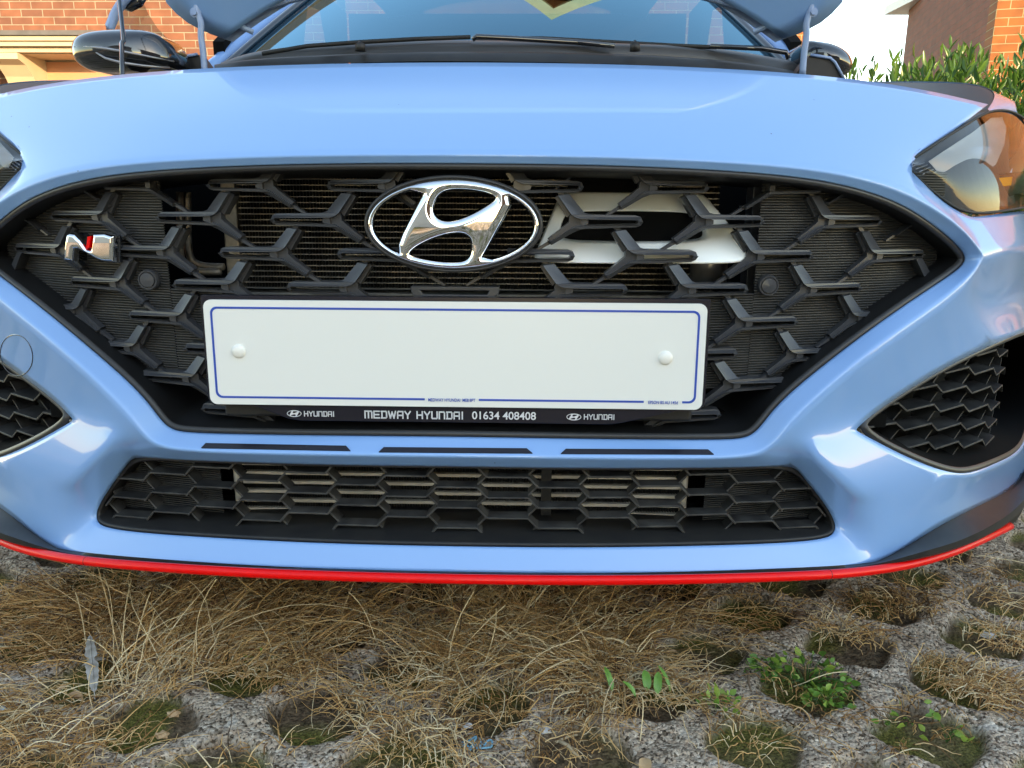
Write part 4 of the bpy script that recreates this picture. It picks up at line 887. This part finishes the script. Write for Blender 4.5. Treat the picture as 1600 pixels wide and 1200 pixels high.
for s_ in range(700):
    x = rng.uniform(2.2, 8.5); y = rng.uniform(4.1, 5.5); top = .584+(y+.8)*(.137+.012*math.sin(x*5.1)+rng.uniform(-.03, .022)); 
    if 2.95 < x < 3.25: top += .12
    base = np.array([x, y, top-rng.uniform(.28, .6)]); lean = np.array([rng.normal(0, .18), rng.normal(0, .18), 1.]); Ls = top-base[2]; n = int(rng.integers(9, 16))
    for k2 in range(n):
        t = k2/n; p = base+lean*Ls*t; a = k2*2.4+rng.uniform(0, 1); d = np.array([math.cos(a), math.sin(a), .8+2.2*t*t]); cs.append(p); ds.append(d); ls.append(rng.uniform(.09, .16)*(1-.25*t)); ws_.append(rng.uniform(.022, .034)); ts.append(min(1, max(0, .25+.55*t+rng.normal(0, .15))))
for s_ in range(2200):
    x = rng.uniform(2.2, 8.5); y = rng.uniform(4.1, 5.5); z = rng.uniform(.2, 1.0); cs.append(np.array([x, y, z])); a = rng.uniform(0, 6.3); ds.append(np.array([math.cos(a), math.sin(a), rng.uniform(-.2, .8)])); ls.append(.13); ws_.append(.045); ts.append(rng.uniform(0, .5))
vs_, fs, tn = leaf_set(cs, ds, ls, ws_, ts)
hedge = empty('laurel_hedge', (5, 4.8, 0), label='leafy green laurel hedge in front of the orange brick house', category='hedge')
fastmesh('foliage', vs_, tri_clean(fs), 'laurel', hedge, attr={'tone': tn})
mb = MB()
for k2 in range(18):
    x = 2.4+k2*.34; mb.tube([(x, 4.8, 0), (x+rng.uniform(-.1, .1), 4.8, .5), (x+rng.uniform(-.2, .2), 4.8+rng.uniform(-.2, .2), 1.1)], [.02, .014, .006], 6)
mb.build('stems', 'tile', hedge)

# ------------------------------------------------------------ paved ground
def vnoise(x, y, s_, seed):
    r = np.random.default_rng(seed); tab = r.random((256, 256)); X = x/s_; Y = y/s_; xi = np.floor(X).astype(int); yi = np.floor(Y).astype(int); fx = X-xi; fy = Y-yi; fx = fx*fx*(3-2*fx); fy = fy*fy*(3-2*fy)
    g = lambda a, b: tab[a % 256, b % 256]
    return (g(xi, yi)*(1-fx)+g(xi+1, yi)*fx)*(1-fy)+(g(xi, yi+1)*(1-fx)+g(xi+1, yi+1)*fx)*fy
def axis(lo, hi, d, far):
    a = list(np.arange(lo, hi, d)); s_ = d; x = a[-1]
    while x < far: s_ *= 1.35; x += s_; a.append(x)
    s_ = d; x = lo; b = []
    while x > -far: s_ *= 1.35; x -= s_; b.append(x)
    return np.array(b[::-1]+a)
gx = axis(-.95, 1.25, .0042, 60); gy = axis(-.22, 1.0, .0042, 60); GX, GY = np.meshgrid(gx, gy)
va, vb, og = np.array([.088, .100]), np.array([.1065, -.0785]), np.array([.511, .155])
IM = np.linalg.inv(np.stack([va, vb], 1))
wx = GX+.012*(vnoise(GX, GY, .05, 1)-.5)+.006*(vnoise(GX, GY, .018, 2)-.5); wy = GY+.012*(vnoise(GX, GY, .05, 3)-.5)+.006*(vnoise(GX, GY, .018, 4)-.5)
UV = np.einsum('ij,jkl->ikl', IM, np.stack([wx-og[0], wy-og[1]])); ci = np.round(UV); loc = UV-ci
rj = np.random.default_rng(5).random((64, 64)); jit = rj[(ci[0] % 64).astype(int), (ci[1] % 64).astype(int)]
a_, b_ = np.abs(loc[0]), np.abs(loc[1]); r_sup = (a_**3.0+b_**3.0)**(1/3.); R0 = .34+.05*jit
sdf = (R0-r_sup)*.133                                             # >0 inside a hole
joint = .0035-np.minimum(np.abs(((UV[0]+.5) % 2)-0)*.133, 9)       # narrow joints between blocks
joint = np.where(np.abs(((UV[0]+.5) % 3)-1.5) > 1.49, .004, -.01)
hole = 1/(1+np.exp(-sdf/.0013)); hole = np.maximum(hole, np.clip(joint/.004, 0, 1)*.55)
stone = .006*(vnoise(GX, GY, .11, 6)-.5)+.0035*(vnoise(GX, GY, .022, 7)-.5)+.0045*(vnoise(GX, GY, .009, 8)-.5)
soil = -.015+.008*(vnoise(GX, GY, .03, 9)-.5)+.004*(vnoise(GX, GY, .008, 10)-.5)
Z = stone*(1-hole)+soil*hole-.001*np.exp(-(sdf/.006)**2)
ny, nx = GX.shape; ii = np.arange(ny*nx).reshape(ny, nx); Fq = np.stack([ii[:-1, :-1], ii[:-1, 1:], ii[1:, 1:], ii[1:, :-1]], -1).reshape(-1, 4)
mossn = np.clip((vnoise(GX, GY, .06, 12)-.35)*3, 0, 1)
gm = bpy.data.materials.new('concrete_grass_pavers'); gm.use_nodes = True; n = gm.node_tree.nodes; l = gm.node_tree.links; b = n['Principled BSDF']; b.inputs['Roughness'].default_value = .9; b.inputs['Specular IOR Level'].default_value = .25
tc = n.new('ShaderNodeTexCoord')
def nz(s_, d=5): 
    t = n.new('ShaderNodeTexNoise'); t.inputs['Scale'].default_value = s_; t.inputs['Detail'].default_value = d; l.new(tc.outputs['Object'], t.inputs['Vector']); return t.outputs['Fac']
def rp(src, stops):
    r = n.new('ShaderNodeValToRGB'); cr = r.color_ramp
    while len(cr.elements) < len(stops): cr.elements.new(.5)
    for e, (p, c) in zip(cr.elements, stops): e.position = p; e.color = (*c, 1)
    l.new(src, r.inputs['Fac']); return r.outputs['Color']
def mixc(f, a, b2, mode='MIX'):
    m = n.new('ShaderNodeMix'); m.data_type = 'RGBA'; m.blend_type = mode
    if isinstance(f, float): m.inputs[0].default_value = f
    else: l.new(f, m.inputs[0])
    l.new(a, m.inputs[6]); l.new(b2, m.inputs[7]); return m.outputs[2]
vo = n.new('ShaderNodeTexVoronoi'); vo.inputs['Scale'].default_value = 230; l.new(tc.outputs['Object'], vo.inputs['Vector'])
sp = n.new('ShaderNodeSeparateColor'); l.new(vo.outputs['Color'], sp.inputs[0])
agg = rp(sp.outputs[0], [(0, (.17, .125, .085)), (.25, (.52, .41, .31)), (.6, (.72, .59, .46)), (.8, (.62, .44, .31)), (1, (.92, .80, .65))])
pit = rp(nz(260, 4), [(.36, (.16, .14, .13)), (.47, (1, 1, 1))]); blot = rp(nz(16), [(.3, (.62, .58, .55)), (.7, (1.12, 1.1, 1.08))]); lich = rp(nz(34, 8), [(.60, (0, 0, 0)), (.68, (1, 1, 1))])
st_ = mixc(1., mixc(1., agg, pit, 'MULTIPLY'), blot, 'MULTIPLY')
wh = n.new('ShaderNodeRGB'); wh.outputs[0].default_value = (.74, .66, .56, 1); lf = n.new('ShaderNodeMath'); lf.operation = 'MULTIPLY'; lf.inputs[1].default_value = .55; l.new(lich, lf.inputs[0]); st_ = mixc(lf.outputs[0], st_, wh.outputs[0])
moss = rp(nz(420, 3), [(.3, (.05, .05, .012)), (.5, (.14, .13, .028)), (.72, (.28, .23, .06))]); dirt = rp(nz(150, 6), [(.3, (.06, .04, .024)), (.6, (.20, .13, .075)), (.8, (.32, .23, .14))])
am = n.new('ShaderNodeAttribute'); am.attribute_name = 'moss'; ah = n.new('ShaderNodeAttribute'); ah.attribute_name = 'hole'
fl = mixc(am.outputs['Fac'], dirt, moss); l.new(mixc(ah.outputs['Fac'], st_, fl), b.inputs['Base Color'])
bp = n.new('ShaderNodeBump'); bp.inputs['Distance'].default_value = .0035; bp.inputs['Strength'].default_value = 1.; l.new(nz(300, 8), bp.inputs['Height']); bp2 = n.new('ShaderNodeBump'); bp2.inputs['Distance'].default_value = .0035; bp2.inputs['Strength'].default_value = .9; l.new(vo.outputs['Distance'], bp2.inputs['Height']); bp2.invert = True; l.new(bp.outputs[0], bp2.inputs['Normal']); l.new(bp2.outputs[0], b.inputs['Normal'])
ground = fastmesh('ground', np.stack([GX, GY, Z], -1), Fq, gm, smooth=True, attr={'hole': hole.ravel(), 'moss': mossn.ravel()}, kind='structure')

# ------------------------------------------------------------ dry grass
def tubes(P, rad, tone):
    """P: (n, k, 3) centre lines, rad (n, k) -> three-sided blades"""
    n_, k2, _ = P.shape; Tn = np.gradient(P, axis=1); Tn /= np.linalg.norm(Tn, axis=2, keepdims=True)+1e-9; u = np.cross(Tn, np.array([.3, .2, 1.])); u /= np.linalg.norm(u, axis=2, keepdims=True)+1e-9; v = np.cross(u, Tn)
    ring_ = [P+(u*math.cos(a)+v*math.sin(a))*rad[..., None] for a in (0, 2.094, 4.189)]; Vv = np.stack(ring_, 2).reshape(-1, 3)
    id_ = np.arange(n_*k2*3).reshape(n_, k2, 3); f = []
    for a in range(3):
        c2 = (a+1) % 3; f.append(np.stack([id_[:, :-1, a], id_[:, :-1, c2], id_[:, 1:, c2], id_[:, 1:, a]], -1).reshape(-1, 4))
    return Vv, np.concatenate(f), np.repeat(tone, k2*3)
CL = [] # (px, py, radius, number, length, heading in degrees or None, upright, tone)
def C_(px, py, r, n_, L, hd=None, upr=.35, tone=.6): CL.append((px, py, r, n_, L, hd, upr, tone))
for a in [(20,955,.07,260,.09,180),(110,935,.08,380,.10,200),(190,950,.08,420,.11,None),(270,935,.08,420,.11,None),(360,945,.08,420,.12,60),(450,940,.08,420,.11,None),(540,930,.07,330,.11,None),(80,985,.07,320,.10,190),(160,1000,.06,260,.09,None),
          (260,1000,.07,420,.12,60,.5),(330,1010,.07,420,.12,50),(400,1015,.07,420,.11,40),(480,1000,.06,360,.10,None),(430,1050,.05,260,.08,20),(500,1060,.035,120,.07,200),(240,1060,.05,420,.13,80,.7,.75),(200,1075,.035,160,.06,None),(60,1100,.05,280,.10,220),(20,1130,.05,260,.10,210),(20,1040,.05,160,.09,200),(110,1160,.05,260,.09,220),(150,1190,.05,200,.09,None),(60,1190,.05,200,.08,None),
          (600,965,.05,200,.06,None),(640,990,.05,260,.05,None),(700,925,.05,200,.10,100,.6),(760,960,.06,300,.12,80,.5),(720,1020,.06,380,.11,120,.45,.65),(680,1050,.045,260,.08,180,.35,.65),(740,1050,.05,320,.09,None,.35,.7),(800,1000,.06,420,.11,None),(860,970,.06,380,.11,None),(820,940,.06,300,.10,None,.3,.4),(900,940,.05,220,.1,20,.3,.45),
          (880,1020,.055,420,.10,180,.35,.75),(940,1000,.05,330,.1,30),(930,1060,.05,420,.11,210,.35,.8),(970,1040,.05,260,.09,None,.4,.8),(950,1095,.035,300,.10,260,.3,.8),(1040,1060,.05,260,.09,330,.3,.75),(1060,1090,.03,130,.07,340,.3,.75),(1020,975,.05,240,.1,10,.3),(1100,985,.05,160,.1,0,.2),(1150,960,.05,130,.09,None,.2,.5),(1200,940,.04,90,.09,None,.25,.55),(1040,940,.05,160,.1,None,.2,.4),(980,920,.05,160,.1,None,.2,.35),
          (600,1100,.045,260,.08,None,.3,.65),(650,1120,.05,260,.07,None,.3,.6),(560,1090,.03,80,.07,200),(700,1100,.04,160,.07,None,.3,.7),(640,1160,.045,180,.07,None),(700,1185,.04,150,.06,200,.3,.85),(720,1190,.03,90,.05,None,.3,.9),(820,1140,.05,240,.06,None,.25,.45),(850,1110,.05,180,.06,None,.25,.5),(880,1160,.04,100,.05,None,.2,.5),
          (1310,985,.035,170,.06,None,.35,.7),(1350,1000,.03,90,.05,None),(1370,950,.045,300,.035,170,.15,.4),(1420,945,.04,220,.035,None,.15,.4),(1440,925,.05,110,.06,None,.2,.4),(1380,920,.05,100,.07,None,.2,.4),(1480,1060,.04,330,.05,20,.25,.6),(1530,1075,.045,380,.05,10,.25,.6),(1570,1090,.04,260,.05,0,.25,.6),(1560,1000,.04,200,.05,20,.2,.6),(1590,1010,.03,120,.05,None,.2,.6),(1580,945,.05,120,.08,10,.3,.6),(1520,935,.05,70,.07,None,.2,.6),(1590,900,.06,60,.08,None,.2,.6),(1540,890,.05,60,.06,None),
          (1440,1120,.035,70,.05,None,.25,.5),(1400,1150,.035,60,.05,None,.25,.5),(1160,1160,.03,60,.06,None,.25,.7),(1200,1150,.03,40,.06,None,.25,.7),(1270,1090,.05,90,.06,None,.2,.5),(1250,1120,.04,80,.04,None,.2,.3),(1110,1110,.03,60,.05,300),(420,1190,.03,50,.06,None),(340,1190,.03,40,.06,None),(1360,1190,.03,30,.06,None)]: C_(*a)
PP, RR, TT = [], [], []
K = 7
for (px, py, r, n_, L, hd, upr, tone) in CL:
    c = at_z(px, py); n_ = int(n_*(.8 if py < 1050 and px < 1000 else .42 if px < 1080 else .5)); ang = rng.uniform(0, 2*math.pi, n_); rad_ = r*np.sqrt(rng.random(n_)); bx_ = c.x+rad_*np.cos(ang)*1.2; by_ = c.y+rad_*np.sin(ang)
    hdg = np.radians(hd)+rng.normal(0, .85, n_) if hd is not None else ang+rng.normal(0, 1.2, n_)
    tone = tone+rng.normal(0, .08); Ls = L*rng.lognormal(-.68, .45, n_); el = np.clip(rng.normal(upr*.75, .28, n_), -.05, 1.4); curl = rng.normal(0, .6, n_); drp = rng.uniform(.3, 1.6, n_)
    P = np.zeros((n_, K, 3)); P[:, 0] = np.stack([bx_, by_, np.full(n_, -.006)+rng.uniform(0, .016, n_)], 1)
    for j in range(1, K):
        t = (j-.5)/(K-1); e = el-drp*t*1.0; h = hdg+curl*t; st2 = Ls/(K-1); P[:, j] = P[:, j-1]+np.stack([np.cos(h)*np.cos(e)*st2, np.sin(h)*np.cos(e)*st2, np.sin(e)*st2], 1)+rng.normal(0, .0012, (n_, 3))
        P[:, j, 2] = np.maximum(P[:, j, 2], .001+rng.uniform(0, .010, n_))
    th_ = rng.uniform(.00035, .00095, n_); PP.append(P); RR.append(th_[:, None]*np.linspace(1.05, .45, K)[None]); TT.append(np.clip(rng.normal(tone, .27, n_), 0, 1))
# long single stalks standing out of the tufts, by picture position of foot and tip
LONG = [((178,1065),(165,905),.05),((190,1062),(205,905),.09),((203,1050),(235,925),.08),((225,1045),(262,950),.05),((310,1042),(338,905),.09),((300,1050),(308,980),.03),((140,1050),(118,925),.05),((145,1110),(145,1040),.03),((0,1145),(190,1060),.02),((80,1175),(200,1080),.03),((300,1170),(330,1200),.01),((560,1010),(585,1015),.01),
        ((590,1010),(545,925),.06),((700,1045),(740,925),.08),((755,1045),(775,950),.07),((720,1015),(790,945),.05),((800,1070),(905,1000),.03),((800,1080),(890,1030),.03),((870,935),(905,985),.01),((860,1130),(905,1080),.02),((60,1175),(140,1130),.02),((20,1195),(110,1165),.01),((940,1150),(960,1060),.02),((1000,1160),(1000,1085),.02),((1190,920),(1160,905),.02),((1360,925),(1395,935),.01),((1500,1020),(1540,1035),.01),((1380,1190),(1460,1183),.01),((1240,1075),(1325,1050),.02)]
for (f0, f1, lift) in LONG:
    a = at_z(*f0); bb = at_z(*f1, lift); P = np.zeros((1, K, 3)); mid = rng.normal(0, .006, 3)
    for j in range(K):
        t = j/(K-1); P[0, j] = np.array(a.lerp(bb, t))+mid*math.sin(math.pi*t)*1.; P[0, j, 2] = max(.002, P[0, j, 2]+.012*math.sin(math.pi*t))
    PP.append(P); RR.append(np.full((1, K), .00075)); TT.append(np.array([.97]))
Vv, Fv, tn = tubes(np.concatenate(PP), np.concatenate(RR), np.concatenate(TT))
fastmesh('dry_grass', Vv, Fv, 'straw', attr={'tone': tn}, kind='stuff', label='dry straw coloured grass sprawling from the paving holes under the bumper', category='grass')
exec_more = True

# ------------------------------------------------------------ weeds, leaves, feather, twigs, chalk
def weed(px, py, n_, size, label, upright=.35, tone=.6):
    c = at_z(px, py); root = empty('weed', (c.x, c.y, 0), label=label, category='weed', group='green weeds growing in the paving holes')
    cs, ds, ls, ws_, ts = [], [], [], [], []
    for k2 in range(n_):
        a = rng.uniform(0, 6.283); r = size*math.sqrt(rng.random()); p = np.array([c.x+r*math.cos(a)*1.25, c.y+r*math.sin(a), rng.uniform(.0, .018)-.004]); a2 = a+rng.normal(0, .8)
        cs.append(p); ds.append(np.array([math.cos(a2), math.sin(a2), upright+rng.normal(0, .25)])); L = rng.uniform(.006, .014); ls.append(L); ws_.append(L*rng.uniform(.5, .8)); ts.append(min(1, max(0, rng.normal(tone, .25))))
    v_, f_, t_ = leaf_set(cs, ds, ls, ws_, ts, .12); fastmesh('leaves', v_, tri_clean(f_), 'weed', root, attr={'tone': t_})
    mb = MB()
    for p, d in list(zip(cs, ds))[::3]: mb.tube([(c.x, c.y, -.008), tuple((p+np.array([c.x, c.y, 0]))/2+np.array([0, 0, .002])), tuple(p)], .0006, 4)
    mb.build('stems', 'weed', root)
weed(1262, 1062, 105, .040, 'broad patch of green weed filling the large hole in the right foreground')
weed(1195, 1050, 40, .018, 'small green weed sprig left of the broad green patch', tone=.55)
weed(1290, 1098, 50, .020, 'green weed at the lower end of the broad patch', tone=.7)
weed(1415, 1125, 14, .028, 'sparse yellowish weed in the bottom right hole', tone=.9)
weed(1480, 1150, 12, .025, 'thin weed sprig at the far bottom right hole', tone=.85)
weed(1125, 1108, 40, .018, 'curly light green grass sprig left of the mossy hole', upright=1.1, tone=.95)
weed(405, 1036, 10, .010, 'tiny bright green seedling among straw on the left', tone=.9)
def big_leaf(px, py, L, w_, hd, m, name, label, cat, group=None, lift=.012, el=.25, curl=.25):
    c = at_z(px, py, lift); d = Vector((math.cos(math.radians(hd))*math.cos(el), math.sin(math.radians(hd))*math.cos(el), math.sin(el))); sd2 = d.cross(Vector((0,0,1))).normalized(); nn = sd2.cross(d); mb = MB(); rows = []
    for i in range(9):
        t = i/8; ww = w_*math.sin(math.pi*min(1, t*.94+.03))**.8*(.9+.1*math.sin(9*t)); p = Vector(c)+d*L*(t-.5)+nn*curl*L*(t-.5)**2*-2; rows.append([p-sd2*ww/2+nn*ww*.18, p-sd2*ww*.25+nn*ww*.05, p, p+sd2*ww*.25+nn*ww*.05, p+sd2*ww/2+nn*ww*.18])
    loft(mb, rows, closed=False); k = dict(label=label, category=cat)
    if group: k['group'] = group
    return mb.build(name, m, None, smooth=True, **k)
MT['green_leaf'] = mat('dandelion_leaf', (.11, .27, .045), .4, noise=(60, (.16, .34, .08)))
MT['dead_leaf'] = mat('dead_leaf', (.22, .10, .045), .7, noise=(50, (.33, .18, .09)))
MT['tan_leaf'] = mat('tan_leaf', (.42, .24, .12), .7, noise=(60, (.52, .33, .18)))
for a in [(952,1060,.030,.009,110,'long toothed green leaf left of the other three in the straw'),(985,1075,.022,.009,150,'short bright green leaf lying lowest in the straw'),(1010,1062,.024,.013,95,'pale oval green leaf in the middle of the straw tuft'),(1028,1066,.026,.012,80,'wide green leaf beside the pale oval one'),(1040,1058,.032,.006,120,'narrow dark green blade right of the wide leaf')]:
    big_leaf(*a[:5], 'green_leaf', 'green_leaf', a[5], 'leaf', 'green leaves in the central straw tuft', lift=.022, el=.7)
for i, a in enumerate([(640,922,.035,.018,30,'curled rust brown leaf in the shade under the bumper, left of two'),(690,955,.030,.015,200,'curled brown leaf standing below the red lip in the middle'),(715,950,.028,.016,70,'folded brown leaf right of the standing one'),(625,940,.03,.014,160,'flat brown leaf beneath the curled rust one'),(335,942,.022,.012,100,'small brown leaf tangled in straw below the left end of the lip'),(132,960,.02,.01,20,'dark red leaf scrap in the straw at the upper left'),(700,972,.02,.011,10,'orange brown leaf below the folded one')]):
    big_leaf(*a[:5], 'dead_leaf', 'dead_leaf', a[5], 'leaf', 'dead brown leaves under the bumper', lift=.014, el=.5, curl=.8)
big_leaf(96, 1076, .016, .011, 40, 'tan_leaf', 'dead_leaf', 'pale tan leaf, upper of two beside the feather', 'leaf', 'tan leaves beside the feather', lift=.004)
big_leaf(118, 1087, .020, .013, 170, 'tan_leaf', 'dead_leaf', 'orange tan leaf, lower of two beside the feather', 'leaf', 'tan leaves beside the feather', lift=.004)
big_leaf(1048, 1018, .016, .007, 0, 'tan_leaf', 'dead_leaf', 'small tan leaf lying flat right of the straw tuft', 'leaf', lift=.008)
big_leaf(682, 1102, .014, .010, 100, 'tan_leaf', 'dead_leaf', 'tan leaf scrap in straw above the chalk mark', 'leaf', lift=.006)
big_leaf(1008, 1195, .020, .016, 80, 'tan_leaf', 'dead_leaf', 'tan leaf cut off by the bottom edge of the photo', 'leaf', lift=.004)
# feather
MT['feather'] = mat('grey_feather', (.26, .235, .20), .6, noise=(90, (.42, .39, .35)))
c = at_z(146, 1030, .03); fe = empty('feather', (c.x, c.y, 0), label='grey white feather standing up in the straw on the left', category='feather')
mb = MB(); q0, q1 = at_z(148, 1080, .012), at_z(141, 992, .03); n = 26; ax = (q1-q0); sd2 = Vector((1, .1, .1)).normalized(); rows = []
for i in range(n+1):
    t = i/n; w_ = .0075*(math.sin(math.pi*min(1, t*1.02))**.5 if t < 1 else 0)*(1 if abs(t-.56) > .05 else .35)+.0008; w_ *= 1+.1*math.sin(i*2.3)
    p = q0+ax*t; rows.append([p-sd2*w_+Vector((0, -.001, 0)), p, p+sd2*w_*.9+Vector((0, -.001, 0))])
loft(mb, rows, closed=False); mb.build('vane', 'feather', fe)
mb = MB(); mb.tube([q0-ax*.12+Vector((0,-.001,0)), q0+ax*.5+Vector((0,-.0012,0)), q1+Vector((0,-.001,0))], .0006, 5); mb.build('quill', 'feather', fe)
mb = MB(); a0 = at_z(128, 1040, .012); a1 = at_z(165, 1030, .014); rows = []
for i in range(9):
    t = i/8; p = a0.lerp(a1, t)+Vector((0, 0, .004*math.sin(math.pi*t))); w_ = .005*math.sin(math.pi*(.1+.8*t)); rows.append([p-Vector((0, w_, 0)), p+Vector((0, w_, 0))])
loft(mb, rows, closed=False); mb.build('down', 'feather', fe)
# twigs and stones
MT['twig'] = mat('twig', (.16, .10, .06), .8, noise=(80, (.24, .17, .11))); MT['drytwig'] = mat('pale_twig', (.46, .35, .22), .7)
for (p0_, p1_, r, m, lab_) in [((1447,925),(1458,975),.0022,'twig','short brown twig standing against the paving on the right'),((874,1158),(908,1185),.0022,'drytwig','pale flat stick near the bottom centre'),((1165,1045),(1174,1080),.002,'twig','brown stem in the hole beside the small weed'),((868,1160),(902,1148),.0016,'drytwig','thin pale stick crossing above the flat one'),((900,975),(906,1015),.0014,'drytwig','broad dry stalk leaning above the green leaves')]:
    mb = MB(); a, b = at_z(*p0_, .006), at_z(*p1_, .004); m1 = a.lerp(b, .35)+Vector((.0015, .001, .001)); m2_ = a.lerp(b, .7)+Vector((-.001, .001, .0005)); mb.tube([a, m1, m2_, b], [r, r*.95, r*.8, r*.6], 6); mb.build('twig', m, None, smooth=True, label=lab_, category='twig', group='twigs lying on the paving')
MT['pale_stone'] = mat('pale_stone', (.62, .60, .57), .7); MT['bluescrap'] = mat('blue_scrap', (.45, .6, .75), .5)
for (px, py, r, m, lab_) in [(732,1134,.0045,'pale_stone','white pebble above the blue chalk scribble'),(254,1148,.006,'tan_leaf','tan pebble in the mossy hole at the bottom left'),(3,1108,.005,'bluescrap','pale blue scrap at the left edge'),(1519,1021,.0022,'amberbit','tiny yellow bit on the paving at the right'),(852,1140,.006,'pale_stone','lilac white pebble left of the crossed sticks'),(1545,993,.007,'pale_stone','grey white stone in the straw at the far right'),(272,1115,.006,'tan_leaf','orange tan chip in the mossy hole')]:
    if m == 'amberbit': MT[m] = mat('yellow_bit', (.75, .45, .05), .5)
    bm = bmesh.new(); bmesh.ops.create_icosphere(bm, subdivisions=2, radius=r); c = at_z(px, py, .003)
    for v in bm.verts: v.co = Vector((v.co.x*1.3, v.co.y*.9, v.co.z*.55))*(1+.25*math.sin(v.co.x*900+v.co.y*700))+c
    me = bpy.data.meshes.new('pebble'); bm.to_mesh(me); bm.free(); me.materials.append(MT[m]); link(bpy.data.objects.new('pebble', me), None, label=lab_, category='pebble', group='loose bits on the paving')
# blue chalk scribble, drawn on the stones
MT['chalk'] = mat('blue_chalk', (.16, .42, .55), .9)
mb = MB()
def zs(x, y):
    j = int(np.clip(np.searchsorted(gy, y), 1, len(gy)-1)); i = int(np.clip(np.searchsorted(gx, x), 1, len(gx)-1)); return max(Z[j, i], Z[j-1, i-1], Z[j-1, i], Z[j, i-1])
for st2 in [[(722,1158),(730,1163),(737,1172),(731,1168)],[(722,1165),(730,1160),(740,1155),(746,1150),(742,1158),(736,1166),(728,1172),(738,1168),(746,1160),(745,1170)],[(750,1157),(752,1164),(748,1170),(756,1172),(766,1171),(770,1164),(768,1156),(762,1160),(756,1165)]]:
    P_ = [at_z(*p, 0) for p in st2]; P_ = bspline(P_, 5, False); mb.tube([Vector((p.x, p.y, zs(p.x, p.y)+.0012)) for p in P_], .0011, 5)
mb.build('chalk_mark', 'chalk', None, label='small blue chalk scribble on the paving at the bottom centre', category='chalk mark')
